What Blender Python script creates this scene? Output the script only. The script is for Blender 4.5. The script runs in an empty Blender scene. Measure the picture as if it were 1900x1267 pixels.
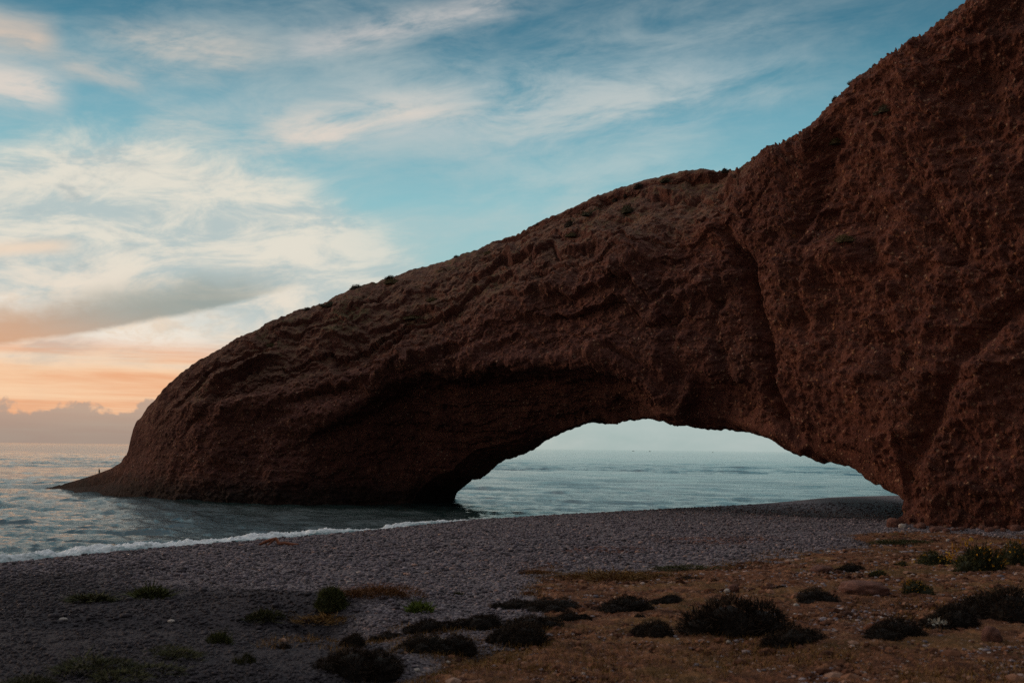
import bpy, math, random
import numpy as np
from mathutils import Matrix, Vector

rng = np.random.default_rng(7)
random.seed(7)
C = bpy.context.scene.collection
scene = bpy.context.scene
R = math.radians

# ------------------------------------------------------------------ camera
F = 1900.0                       # focal length in photo pixels (photo is 1900 wide)
CAMZ = 7.0
PITCH = math.atan((832 - 633.5) / F)
ROLL = math.atan(0.0120)
_r0 = np.array([1.0, 0, 0]); _u0 = np.array([0, -math.sin(PITCH), math.cos(PITCH)])
FWD = np.array([0, math.cos(PITCH), math.sin(PITCH)])
RIGHT = math.cos(ROLL) * _r0 + math.sin(ROLL) * _u0
UP = -math.sin(ROLL) * _r0 + math.cos(ROLL) * _u0
CAM = np.array([0, 0, CAMZ])
cam_data = bpy.data.cameras.new('camera')
cam = bpy.data.objects.new('camera', cam_data); C.objects.link(cam)
cam_data.sensor_width = 36.0; cam_data.lens = 36.0
cam_data.clip_start = 0.1; cam_data.clip_end = 100000
m = Matrix.Identity(4)
for i in range(3):
    m[i][0] = RIGHT[i]; m[i][1] = UP[i]; m[i][2] = -FWD[i]; m[i][3] = CAM[i]
cam.matrix_world = m
cam_data.dof.use_dof = True; cam_data.dof.focus_distance = 105.0; cam_data.dof.aperture_fstop = 0.75
scene.camera = cam

def proj(P):
    """world points -> (px, py, depth) in photo pixels"""
    q = P - CAM
    d = q @ FWD
    d = np.where(np.abs(d) < 1e-6, 1e-6, d)
    return 950 + F * (q @ RIGHT) / d, 633.5 - F * (q @ UP) / d, d

def pdir(px, py):
    d = FWD * F + RIGHT * (px - 950) - UP * (py - 633.5)
    return d / np.linalg.norm(d)

def ae(px, py):
    d = pdir(px, py)
    return math.degrees(math.atan2(d[0], d[1])), math.degrees(math.asin(d[2]))

# ------------------------------------------------------------------ look
scene.view_settings.view_transform = 'Standard'
scene.view_settings.look = 'None'
scene.view_settings.exposure = 0.0
scene.view_settings.gamma = 1.0
scene.view_settings.use_curve_mapping = False
scene.cycles.max_bounces = 4
scene.cycles.diffuse_bounces = 2
scene.cycles.glossy_bounces = 3
scene.cycles.sample_clamp_indirect = 4.0
scene.cycles.use_denoising = False; scene.cycles.denoiser = 'OPENIMAGEDENOISE'; scene.cycles.denoising_input_passes = 'RGB_ALBEDO_NORMAL'

SUN_AZ, SUN_EL = -66.0, 12.0      # degrees; azimuth from +Y towards +X
SUN_STRENGTH = 1.05
sun_data = bpy.data.lights.new('sun', 'SUN')
sun_data.energy = SUN_STRENGTH; sun_data.angle = R(24); sun_data.color = (1.0, 0.66, 0.44)
sun = bpy.data.objects.new('sun', sun_data); C.objects.link(sun)
sd = Vector((math.sin(R(SUN_AZ)) * math.cos(R(SUN_EL)), math.cos(R(SUN_AZ)) * math.cos(R(SUN_EL)), math.sin(R(SUN_EL))))
sun.rotation_euler = (-sd).to_track_quat('-Z', 'Y').to_euler()

# ------------------------------------------------------------------ node helper
class G:
    """tiny expression builder for shader node trees"""
    def __init__(s, tree): s.t = tree
    def n(s, kind, **kw):
        nd = s.t.nodes.new(kind)
        for k, v in kw.items(): setattr(nd, k, v)
        return nd
    def put(s, sock, v):
        if isinstance(v, V): s.t.links.new(v.s, sock)
        elif isinstance(v, (tuple, list)) and sock.type == 'RGBA' and len(v) == 3: sock.default_value = (*v, 1)
        else: sock.default_value = v
    def math(s, op, a, b=None, c=None, clamp=False):
        nd = s.n('ShaderNodeMath', operation=op, use_clamp=clamp)
        s.put(nd.inputs[0], a)
        if b is not None: s.put(nd.inputs[1], b)
        if c is not None: s.put(nd.inputs[2], c)
        return V(s, nd.outputs[0])
    def sstep(s, a, b, x):
        """smooth 0..1 as x goes a -> b (a may exceed b)"""
        nd = s.n('ShaderNodeMapRange', interpolation_type='SMOOTHSTEP')
        s.put(nd.inputs['Value'], x)
        lo, hi, t0, t1 = (a, b, 0.0, 1.0) if a < b else (b, a, 1.0, 0.0)
        nd.inputs['From Min'].default_value = lo; nd.inputs['From Max'].default_value = hi
        nd.inputs['To Min'].default_value = t0; nd.inputs['To Max'].default_value = t1
        return V(s, nd.outputs[0])
    def mix(s, f, a, b, mode='MIX'):
        nd = s.n('ShaderNodeMix', data_type='RGBA', blend_type=mode)
        s.put(nd.inputs[0], f); s.put(nd.inputs[6], a); s.put(nd.inputs[7], b)
        return V(s, nd.outputs[2])
    def ramp(s, x, stops):
        nd = s.n('ShaderNodeValToRGB'); s.put(nd.inputs[0], x)
        e = nd.color_ramp.elements
        while len(e) < len(stops): e.new(0.5)
        for i, (p, c) in enumerate(stops):
            e[i].position = p; e[i].color = (*c, 1) if len(c) == 3 else c
        return V(s, nd.outputs[0])
    def vec(s, x, y, z=0.0):
        nd = s.n('ShaderNodeCombineXYZ')
        for i, v in enumerate((x, y, z)): s.put(nd.inputs[i], v)
        return V(s, nd.outputs[0])
    def sep(s, v):
        nd = s.n('ShaderNodeSeparateXYZ'); s.put(nd.inputs[0], v)
        return [V(s, o) for o in nd.outputs]
    def scale(s, v, xyz):
        nd = s.n('ShaderNodeVectorMath', operation='MULTIPLY'); s.put(nd.inputs[0], v); nd.inputs[1].default_value = xyz
        return V(s, nd.outputs[0])
    def noise(s, v, scale, detail=4.0, rough=0.55, distort=0.0, color=False):
        nd = s.n('ShaderNodeTexNoise'); s.put(nd.inputs['Vector'], v)
        nd.inputs['Scale'].default_value = scale; nd.inputs['Detail'].default_value = detail
        nd.inputs['Roughness'].default_value = rough; nd.inputs['Distortion'].default_value = distort
        return V(s, nd.outputs['Color' if color else 'Fac'])
    def voronoi(s, v, scale, feature='F1'):
        nd = s.n('ShaderNodeTexVoronoi', feature=feature); s.put(nd.inputs['Vector'], v)
        nd.inputs['Scale'].default_value = scale
        return V(s, nd.outputs['Distance']), (V(s, nd.outputs['Color']) if 'Color' in nd.outputs else None)
    def attr(s, name):
        nd = s.n('ShaderNodeAttribute', attribute_name=name)
        return V(s, nd.outputs['Fac'])
    def bump(s, h, strength, dist, normal=None):
        nd = s.n('ShaderNodeBump'); s.put(nd.inputs['Height'], h)
        nd.inputs['Strength'].default_value = strength; nd.inputs['Distance'].default_value = dist
        if normal is not None: s.put(nd.inputs['Normal'], normal)
        return V(s, nd.outputs[0])

class V:
    def __init__(s, g, sock): s.g = g; s.s = sock
    def __add__(s, o): return s.g.math('ADD', s, o)
    __radd__ = __add__
    def __sub__(s, o): return s.g.math('SUBTRACT', s, o)
    def __rsub__(s, o): return s.g.math('SUBTRACT', o, s)
    def __mul__(s, o): return s.g.math('MULTIPLY', s, o)
    __rmul__ = __mul__
    def __truediv__(s, o): return s.g.math('DIVIDE', s, o)
    def __pow__(s, o): return s.g.math('POWER', s, o)
    def clamp(s): return s.g.math('ADD', s, 0.0, clamp=True)

# ------------------------------------------------------------------ sky
world = bpy.data.worlds.new('World'); scene.world = world; world.use_nodes = True
wt = world.node_tree; wt.nodes.clear(); g = G(wt)
tc = g.n('ShaderNodeTexCoord'); D = V(g, tc.outputs['Generated'])
dx, dy, dz = g.sep(D)
X = g.math('ARCTAN2', dx, dy) * (180 / math.pi)
E = g.math('ARCSINE', dz) * (180 / math.pi)

def lin(r, gg, b):
    f = lambda c: (c / 255 / 12.92) if c / 255 <= 0.04045 else ((c / 255 + 0.055) / 1.055) ** 2.4
    return (f(r), f(gg), f(b))

Ez = (E / 90.0).clamp()
el = lambda d: max(0.0, d / 90)
base = g.ramp(Ez, [(0.0, lin(168, 187, 184)), (el(4), lin(170, 196, 194)), (el(9.5), lin(162, 203, 205)), (el(13.5), lin(144, 196, 204)),
                   (el(18), lin(112, 170, 187)), (el(22), lin(64, 126, 150)), (el(26), lin(48, 102, 128)), (el(36), lin(158, 172, 182)), (el(55), lin(236, 236, 238)), (1.0, lin(238, 240, 244))])
# the side away from the sunset is dimmer
side = g.sstep(38, 88, g.math('ABSOLUTE', X + 25.0)) * g.sstep(72, 46, E)
base = g.mix(side * 0.92, base, (0.018, 0.024, 0.036))
nis = g.n('ShaderNodeTexSky', sky_type='NISHITA', sun_disc=False)
nis.sun_elevation = R(SUN_EL); nis.sun_rotation = R(SUN_AZ); nis.air_density = 1.0; nis.dust_density = 1.0
base = g.mix(0.10, base, g.mix(1.0, V(g, nis.outputs[0]), (0.06, 0.06, 0.06), 'MULTIPLY'))

def poly(pts, deg):
    a = np.array([ae(*p) for p in pts])
    return np.polyfit(a[:, 0], a[:, 1], deg)
def polyn(co, x):
    r = float(co[0])
    for c in co[1:]: r = x * r + float(c) if isinstance(r, float) else r * x + float(c)
    return r
nA = g.noise(g.vec(X * 0.050 + E * 0.03, E * 0.16 - X * 0.022, 1.3), 1.0, 7, 0.60, 0.25)          # streaky, large
nB = g.noise(g.vec(X * 0.16 + E * 0.1, E * 0.50 - X * 0.085, 4.1), 1.0, 9, 0.66, 0.45)            # streaky, fine
nC = g.noise(g.vec(X * 0.10, E * 0.11, 8.0), 1.0, 7, 0.58, 0.15)                                 # puffy
nH = g.noise(g.vec(X * 0.05, E * 0.85, 2.2), 1.0, 6, 0.60, 0.4)                                  # flat horizontal streaks
nF = g.noise(g.vec(X * 0.45 + E * 0.2, E * 0.9 - X * 0.1, 6.6), 1.0, 7, 0.60, 0.35)

sky = base
# thin veil of high cloud over everything in the west
veil = g.sstep(0.40, 0.72, nA * 0.65 + nB * 0.35) * g.sstep(40, 14, E) * g.sstep(40, 5, X)
sky = g.mix(veil * 0.62, sky, lin(196, 202, 198))
# low brightening toward the sunset
warm = g.sstep(14, 1.0, E) * g.sstep(8, -20, X)
sky = g.mix(warm * 0.75, sky, lin(226, 212, 194))
# great white cloud at the left
topc = poly([(0, 225), (150, 230), (300, 240), (450, 275), (600, 335), (720, 420)], 2)
eb = polyn(topc, X) - E
m1 = g.sstep(-0.7, 2.2, eb + (nC - 0.5) * 4.0 + (nB - 0.5) * 3.0) * g.sstep(5, -13, X + (nC - 0.5) * 10.0)
c1 = g.mix(g.sstep(0.38, 0.62, nB), lin(184, 196, 195), lin(230, 223, 208))
c1 = g.mix(g.sstep(0.50, 0.66, nF * 0.5 + nA * 0.5) * g.sstep(-14, -24, X) * 0.75, c1, lin(168, 180, 182))
sky = g.mix(m1 * 0.92, sky, c1)
# pinkish cream light low in the cloud
pk = g.sstep(11, 6.5, E) * g.sstep(-6, -20, X) * g.sstep(0.36, 0.6, nB)
sky = g.mix(pk * 0.8, sky, lin(236, 220, 202))
# orange streaks close to the horizon
orr = g.sstep(6.2, 3.6, E + (nH - 0.5) * 3.0) * g.sstep(-8, -19, X)
sky = g.mix(orr * 0.9, sky, g.mix(g.sstep(0.36, 0.64, nH), lin(236, 166, 118), lin(250, 206, 164)))
cream = g.sstep(4.9, 5.6, E + (nB - 0.5) * 0.9) * g.sstep(7.9, 6.7, E + X * 0.0) * g.sstep(-12, -20, X)
sky = g.mix(cream * 0.75, sky, g.mix(g.sstep(0.4, 0.6, nF), lin(232, 212, 190), lin(243, 234, 220)))
# grey stratus tongue with a crisp lower edge
lowc = poly([(0, 641), (150, 628), (300, 593), (450, 562), (560, 540)], 2)
h3 = E - polyn(lowc, X) + (nF - 0.5) * 0.8
tx = g.sstep(-12.5, -27, X)
m3 = g.sstep(-0.05, 0.35, h3) * g.sstep(3.3, 0.9, h3 + (nC - 0.5) * 3.4 + (1.0 - tx) * 1.0) * g.sstep(-11.0, -16.0, X)
c3 = g.mix(g.sstep(-17, -27, X + h3 * 2.0), lin(150, 158, 152), lin(214, 164, 128))
sky = g.mix(m3 * 0.88, sky, c3)

def streak(p0, p1, th, op, col, fine=0.5, seed=0.0, lo=0.35, hi=0.62):
    global sky
    a0, a1 = np.array(ae(*p0)), np.array(ae(*p1))
    L = np.linalg.norm(a1 - a0); u = (a1 - a0) / L; c = (a0 + a1) / 2
    a = (X - float(c[0])) * float(u[0]) + (E - float(c[1])) * float(u[1])
    b = (E - float(c[1])) * float(u[0]) - (X - float(c[0])) * float(u[1])
    nn = g.noise(g.vec(a * 0.16 + seed, b * 0.75, seed), 1.0, 7, 0.60, 0.3)
    b = b + (nn - 0.5) * (th * 2.2)
    q = b / th
    mm = g.math('POWER', 2.718, q * q * -1.0) * g.sstep(L * 0.62, L * 0.22, g.math('ABSOLUTE', a)) * g.sstep(lo, hi, nn * fine + nB * (1 - fine))
    sky = g.mix((mm * op).clamp(), sky, col)

wht = lin(224, 212, 200)
streak((500, 95), (1000, -20), 0.8, 0.75, lin(206, 200, 196), seed=3.0)
streak((160, 62), (520, 95), 0.8, 0.75, lin(206, 198, 188), seed=5.0)
streak((230, 100), (420, 150), 0.7, 0.4, lin(196, 194, 188), seed=8.0)
streak((440, 255), (900, 175), 1.1, 0.95, wht, seed=9.0)
streak((600, 215), (1500, 110), 2.2, 0.65, lin(184, 196, 198), seed=11.0)
streak((850, 225), (1300, 175), 1.3, 0.7, lin(200, 204, 200), seed=12.0)
streak((-60, 50), (110, 80), 0.9, 0.9, lin(208, 192, 178), seed=13.0, lo=0.25, hi=0.5)
streak((-120, 130), (130, 180), 1.0, 0.95, lin(220, 210, 200), seed=15.0, lo=0.25, hi=0.5)
streak((90, 105), (280, 160), 0.6, 0.6, lin(206, 196, 186), seed=16.0)
streak((260, 200), (430, 240), 0.9, 0.5, lin(200, 202, 196), seed=17.0)
streak((-60, 465), (140, 455), 0.35, 0.8, lin(238, 214, 190), seed=19.0, lo=0.2, hi=0.45)
streak((900, 330), (1350, 290), 1.6, 0.4, lin(186, 204, 204), seed=21.0)
# low bank of distant cumulus on the horizon
bump_ = g.noise(g.vec(X * 0.34, E * 0.40, 3.7), 1.0, 5, 0.55, 0.2)
bt = 1.9 + (bump_ - 0.5) * 3.8
m5 = g.sstep(-0.08, 0.16, bt - E) * g.sstep(-10, -17, X)
sky = g.mix(m5 * 0.84, sky, g.mix(g.sstep(0, 2.4, E), lin(148, 138, 131), lin(182, 160, 144)))
# below the horizon
sky = g.mix(g.sstep(-0.1, -0.8, E), sky, (0.05, 0.07, 0.07))
bg = g.n('ShaderNodeBackground'); g.put(bg.inputs[0], sky); bg.inputs[1].default_value = 1.0
wo = g.n('ShaderNodeOutputWorld'); wt.links.new(bg.outputs[0], wo.inputs[0])
world.cycles.sampling_method = 'MANUAL'; world.cycles.sample_map_resolution = 1024

# ------------------------------------------------------------------ generic builders
def mat(name):
    mt = bpy.data.materials.new(name); mt.use_nodes = True
    t = mt.node_tree; t.nodes.clear(); gg = G(t)
    p = gg.n('ShaderNodeBsdfPrincipled'); o = gg.n('ShaderNodeOutputMaterial')
    t.links.new(p.outputs[0], o.inputs[0])
    return mt, gg, p

def np_mesh(name, verts, faces, material=None, smooth=True, attrs=None):
    """faces: (n,3) or (n,4) int array"""
    me = bpy.data.meshes.new(name)
    verts = np.ascontiguousarray(verts, dtype=np.float32); faces = np.ascontiguousarray(faces, dtype=np.int32)
    nv, (nf, k) = len(verts), faces.shape
    me.vertices.add(nv); me.vertices.foreach_set('co', verts.ravel())
    me.loops.add(nf * k); me.loops.foreach_set('vertex_index', faces.ravel())
    me.polygons.add(nf); me.polygons.foreach_set('loop_start', np.arange(nf, dtype=np.int32) * k)
    me.polygons.foreach_set('use_smooth', np.full(nf, smooth))
    me.update(calc_edges=True)
    for an, av in (attrs or {}).items():
        at = me.attributes.new(an, 'FLOAT', 'POINT'); at.data.foreach_set('value', np.ascontiguousarray(av, dtype=np.float32))
    if material: me.materials.append(material)
    return me

def obj(name, me, label=None, cat=None, group=None, kind=None, parent=None, loc=(0, 0, 0), rz=0.0, scale=(1, 1, 1)):
    o = bpy.data.objects.new(name, me); C.objects.link(o)
    o.location = loc; o.rotation_euler = (0, 0, rz); o.scale = scale
    if label: o['label'] = label
    if cat: o['category'] = cat
    if group: o['group'] = group
    if kind: o['kind'] = kind
    if parent: o.parent = parent
    return o

def grid_faces(nr, nc, wrap=False):
    r = np.arange(nr - 1)[:, None]; c = np.arange(nc if wrap else nc - 1)[None, :]
    c2 = (c + 1) % nc
    return np.stack([r * nc + c, r * nc + c2, (r + 1) * nc + c2, (r + 1) * nc + c], -1).reshape(-1, 4)

# ------------------------------------------------------------------ noise (numpy)
def _hash(ix, iy, iz, seed):
    h = (ix.astype(np.uint32) * np.uint32(374761393) + iy.astype(np.uint32) * np.uint32(668265263)
         + iz.astype(np.uint32) * np.uint32(2147483647 - 1274126177 % 1000003) + np.uint32(seed * 974711 + 17))
    h = (h ^ (h >> np.uint32(13))) * np.uint32(1274126177)
    h = (h ^ (h >> np.uint32(16))) * np.uint32(2246822519)
    return (h ^ (h >> np.uint32(15))).astype(np.float32) / np.float32(4294967295.0)

def vnoise(P, seed=0):
    f = np.floor(P); i = f.astype(np.int64); t = (P - f).astype(np.float32)
    t = t * t * t * (t * (t * 6 - 15) + 10)
    r = 0
    for a in (0, 1):
        wa = t[:, 0] if a else 1 - t[:, 0]
        for b in (0, 1):
            wb = t[:, 1] if b else 1 - t[:, 1]
            for c in (0, 1):
                wc = t[:, 2] if c else 1 - t[:, 2]
                r = r + wa * wb * wc * _hash(i[:, 0] + a, i[:, 1] + b, i[:, 2] + c, seed)
    return r * 2 - 1

def fbm(P, scale, octs=4, gain=0.5, seed=0, ridged=False):
    r = 0; a = 1.0; s = scale; tot = 0
    for k in range(octs):
        n = vnoise(P * s + k * 17.3, seed + k)
        if ridged: n = 1 - 2 * np.abs(n)
        r = r + a * n; tot += a; a *= gain; s = s * 2.03
    return r / tot

def worley(P, cell, seed=0):
    q = P / cell; f = np.floor(q).astype(np.int64)
    best = np.full(len(P), 9.0, np.float32); rid = np.zeros(len(P), np.float32)
    for a in (-1, 0, 1):
        for b in (-1, 0, 1):
            for c in (-1, 0, 1):
                I, J, K = f[:, 0] + a, f[:, 1] + b, f[:, 2] + c
                h1, h2, h3, h4 = (_hash(I, J, K, seed + w) for w in range(4))
                d = (I + h1 - q[:, 0]) ** 2 + (J + h2 - q[:, 1]) ** 2 + (K + h3 - q[:, 2]) ** 2
                k = d < best
                best = np.where(k, d, best); rid = np.where(k, h4, rid)
    return np.sqrt(best), rid

def ss(a, b, x):
    t = np.clip((x - a) / (b - a), 0, 1)
    return t * t * (3 - 2 * t)

# ------------------------------------------------------------------ terrain
CREST = np.array([(-170, -120), (-105, -52), (-62, 2), (-38, 33), (-25.8, 51.6), (-20.7, 60.6), (-11.8, 72.6), (-2.5, 88.5), (3.5, 95.0), (17, 108.6),
                  (36, 125), (53, 144), (90, 178), (180, 250)], float)

def shore_d(x, y):
    """signed distance to the berm crest: + on land"""
    best = np.full(x.shape, 1e9); sg = np.ones(x.shape)
    for (ax, ay), (bx, by) in zip(CREST[:-1], CREST[1:]):
        ex, ey = bx - ax, by - ay; L2 = ex * ex + ey * ey
        t = np.clip(((x - ax) * ex + (y - ay) * ey) / L2, 0, 1)
        qx, qy = x - ax - t * ex, y - ay - t * ey
        d2 = qx * qx + qy * qy
        k = d2 < best
        best = np.where(k, d2, best); sg = np.where(k, np.where(ex * qy - ey * qx < 0, 1.0, -1.0), sg)
    return np.sqrt(best) * sg

GULLY = [((-3.5, 24), (-8.5, 21), 0.9, -0.45), ((-3.5, 24), (-0.5, 27.5), 0.8, -0.25), ((-13, 33), (-6.5, 33.5), 1.6, -0.55), ((-6.5, 33.5), (-4.5, 31), 1.2, -0.4), ((-9, 37.2), (-4, 36.2), 1.2, 0.35)]
HOL = (33.5, 92.0); HOL2 = (47.0, 122.0)
def ground_z(x, y):
    x = np.asarray(x, float); y = np.asarray(y, float)
    d = shore_d(x, y)
    z = np.interp(d, [-60, -20, -6, -3, 0, 2.5, 10, 30, 60, 120], [-6, -3.2, -0.25, 0.45, 0.97, 1.05, 1.22, 1.72, 2.25, 3.2])
    P = np.stack([x, y, np.zeros_like(x)], -1).reshape(-1, 3)
    n = (fbm(P, 1 / 14.0, 3, 0.5, 3) * 0.30 + fbm(P, 1 / 3.2, 3, 0.55, 9) * 0.075).reshape(x.shape)
    z = z + n * ss(2, 14, d)
    for (ax, ay), (bx, by), w_, dep in GULLY:
        ex, ey = bx - ax, by - ay
        t = np.clip(((x - ax) * ex + (y - ay) * ey) / (ex * ex + ey * ey), 0, 1)
        q2 = (x - ax - t * ex) ** 2 + (y - ay - t * ey) ** 2
        z = z + dep * np.exp(-q2 / w_ ** 2)
    z = z - 1.0 * np.exp(-(((x - HOL[0]) * 0.86 + (y - HOL[1]) * 0.5) / 5.0) ** 2 - (((y - HOL[1]) * 0.86 - (x - HOL[0]) * 0.5) / 7.5) ** 2) + 0.75 * np.exp(-((x - HOL2[0]) / 13.0) ** 2 - ((y - HOL2[1]) / 14.0) ** 2)
    r = np.hypot(x, y)
    return z + 3.3 * ss(12.5, 3.5, r)

def on_ground(px, py):
    """where the photo ray meets the ground"""
    d = pdir(px, py); t0 = 6.0
    ts = np.linspace(8, 170, 1600)
    P = CAM + ts[:, None] * d
    below = np.nonzero(P[:, 2] < ground_z(P[:, 0], P[:, 1]))[0]
    t = ts[below[0]] if len(below) else ts[-1]
    p = CAM + t * d
    return float(p[0]), float(p[1]), float(ground_z(p[0:1], p[1:2])[0]), float(t)

def inpoly(x, y, poly_):
    r = np.zeros(x.shape, bool); n = len(poly_)
    for i in range(n):
        x1, y1 = poly_[i]; x2, y2 = poly_[(i + 1) % n]
        c = ((y1 > y) != (y2 > y)) & (x < (x2 - x1) * (y - y1) / (y2 - y1 + 1e-12) + x1)
        r ^= c
    return r

def poly_dist(x, y, poly_):
    best = np.full(x.shape, 1e9); n = len(poly_)
    for i in range(n):
        ax, ay = poly_[i]; bx, by = poly_[(i + 1) % n]
        ex, ey = bx - ax, by - ay
        t = np.clip(((x - ax) * ex + (y - ay) * ey) / (ex * ex + ey * ey + 1e-9), 0, 1)
        best = np.minimum(best, np.hypot(x - ax - t * ex, y - ay - t * ey))
    return np.where(inpoly(x, y, poly_), best, -best)

SOIL = [on_ground(*p)[:2] for p in [(560, 1300), (740, 1225), (860, 1180), (930, 1130), (960, 1085), (1100, 1062), (1330, 1052), (1500, 1030), (1700, 985)]]
SOIL += [(34, 66), (60, 50), (60, 5), (0, 5), (-3, 14)]
def soil_mask(x, y):
    P = np.stack([x, y, np.zeros_like(x)], -1).reshape(-1, 3)
    d = poly_dist(x, y, SOIL) + (fbm(P, 1 / 6.0, 4, 0.6, 21) * 5.5).reshape(x.shape) + (fbm(P, 1 / 0.9, 3, 0.6, 25) * 1.8).reshape(x.shape)
    return ss(-1.8, 2.4, d)

def angles(fine_half, n_fine, lo, hi, n_coarse):
    a = np.linspace(-fine_half, fine_half, n_fine)
    return np.concatenate([np.linspace(lo, -fine_half, n_coarse)[:-1], a, np.linspace(fine_half, hi, n_coarse)[1:]])

# ground sheet
ang = angles(31, 900, -179.9, 179.9, 90)
rad = np.concatenate([np.linspace(1.5, 18, 24)[:-1], 18 * np.exp(np.linspace(0, math.log(230 / 18.0), 620))])
A, RR = np.meshgrid(np.radians(ang), rad)
gx, gy = RR * np.sin(A), RR * np.cos(A)
gz = ground_z(gx, gy)
sm = soil_mask(gx, gy)
dd = shore_d(gx, gy)
Pg = np.stack([gx, gy, gz], -1).reshape(-1, 3)
lump = fbm(Pg, 1.6, 3, 0.6, 40).reshape(gx.shape)
gz = gz + (0.035 * lump + 0.05 * np.clip(fbm(Pg, 0.5, 3, 0.6, 44).reshape(gx.shape), -1, 1)) * ss(6, 16, dd) * (0.6 + 1.3 * sm)
gz = gz + sm * 0.085 * fbm(Pg, 2.6, 3, 0.6, 48, True).reshape(gx.shape) * ss(14, 19, RR)

gm, gg, gp = mat('beach')
co = V(gg, gg.n('ShaderNodeTexCoord').outputs['Object'])
darkg = gg.attr('dark')
soil = gg.attr('soil'); wet_shade = gg.attr('wet_shade')
d1, c1_ = gg.voronoi(gg.scale(co, (1, 1, 0.3)), 11.0)
d2, c2_ = gg.voronoi(gg.scale(co, (1, 1, 0.3)), 4.3)
r1 = gg.sep(c1_); r2 = gg.sep(c2_)
big = gg.noise(co, 0.22, 5, 0.6)
peb = gg.ramp(r1[0], [(0.0, (0.10, 0.085, 0.094)), (0.45, (0.20, 0.170, 0.186)), (0.75, (0.28, 0.24, 0.255)), (0.93, (0.38, 0.30, 0.28)), (1.0, (0.50, 0.44, 0.42))])
peb = gg.mix(gg.sstep(0.30, 0.62, d1) * 0.6, peb, (0.06, 0.05, 0.05))
peb = gg.mix(gg.sstep(0.35, 0.7, big) * 0.35, peb, (0.10, 0.085, 0.09))
peb = gg.mix(gg.sstep(0.86, 0.92, r2[1]) * gg.sstep(0.45, 0.3, d2) * 0.8, peb, (0.30, 0.19, 0.16))
n1 = gg.noise(co, 1.3, 6, 0.65); n2 = gg.noise(co, 9.0, 5, 0.7); n3 = gg.noise(co, 0.35, 4, 0.6)
sol = gg.ramp(n1 * 0.6 + n2 * 0.4, [(0.38, (0.042, 0.017, 0.010)), (0.5, (0.155, 0.064, 0.033)), (0.62, (0.31, 0.140, 0.068))])
sol = gg.mix(gg.sstep(0.48, 0.62, n3) * 0.45, sol, (0.17, 0.105, 0.035))
sol = gg.mix(gg.sstep(0.80, 0.95, r1[1]) * gg.sstep(0.5, 0.3, d1) * 0.8, sol, (0.30, 0.20, 0.16))
smx = gg.sstep(0.35, 0.65, soil + (n2 - 0.5) * 0.8)
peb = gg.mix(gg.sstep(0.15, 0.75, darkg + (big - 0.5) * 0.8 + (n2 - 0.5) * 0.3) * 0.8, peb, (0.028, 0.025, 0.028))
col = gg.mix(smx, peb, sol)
red = gg.attr('rust'); col = gg.mix(gg.sstep(0.3, 0.7, red + (n2 - 0.5) * 0.9) * 0.8, col, (0.13, 0.045, 0.022))
col = gg.mix(wet_shade * 0.93, col, (0.014, 0.013, 0.014))  # damp shoreline and the painted arch shadow share this near-black
gg.put(gp.inputs['Base Color'], col)
gp.inputs['Specular IOR Level'].default_value = 0.12
gg.put(gp.inputs['Roughness'], 0.92 - wet_shade * 0.12)
hh = (0.5 - d1) * 0.8 * (1.0 - smx * 0.7) + n2 * (0.6 + smx * 1.0) + n1 * smx * 2.0
gg.put(gp.inputs['Normal'], gg.bump(hh, 1.0, 0.08))
rust = np.zeros(gx.shape)
for (px, py, w, h) in [(1330, 1002, 130, 9), (1130, 1020, 110, 8), (700, 1100, 90, 14), (1010, 1048, 60, 8)]:
    bx, by, bz, bt_ = on_ground(px, py)
    wx = w / F * bt_; ry = h / F * bt_ / 0.09
    rust += np.exp(-(((gx - bx) / wx) ** 2 + ((gy - by) / ry) ** 2))
darkv = np.zeros(gx.shape); DARKP = []  # lower-left patches: darker gravel plus corner vignette painted into the colour
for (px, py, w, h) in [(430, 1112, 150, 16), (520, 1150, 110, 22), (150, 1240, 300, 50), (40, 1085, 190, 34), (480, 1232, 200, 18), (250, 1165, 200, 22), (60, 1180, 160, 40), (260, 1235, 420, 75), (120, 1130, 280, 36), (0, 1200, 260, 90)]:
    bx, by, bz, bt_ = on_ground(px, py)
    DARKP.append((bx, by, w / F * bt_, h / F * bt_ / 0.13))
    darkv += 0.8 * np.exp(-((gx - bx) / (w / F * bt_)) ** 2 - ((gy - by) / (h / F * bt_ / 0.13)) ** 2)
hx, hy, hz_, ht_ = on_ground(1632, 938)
hollow = np.exp(-(((gx - hx) / 4.8) ** 2 + ((gy - hy) / 19.0) ** 2) ** 2)  # shadow under the right arch foot, painted into the ground colour
wet_shade_v = np.maximum(ss(1.0, -1.5, dd + 0.8 * lump), hollow)  # real wet band along the shore, joined with the painted shadow
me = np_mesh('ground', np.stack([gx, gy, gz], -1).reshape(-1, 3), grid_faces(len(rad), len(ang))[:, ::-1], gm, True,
             {'soil': sm.ravel(), 'wet_shade': wet_shade_v.ravel(), 'rust': rust.ravel(), 'dark': np.minimum(darkv, 1).ravel()})
obj('ground', me, kind='structure')

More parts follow.
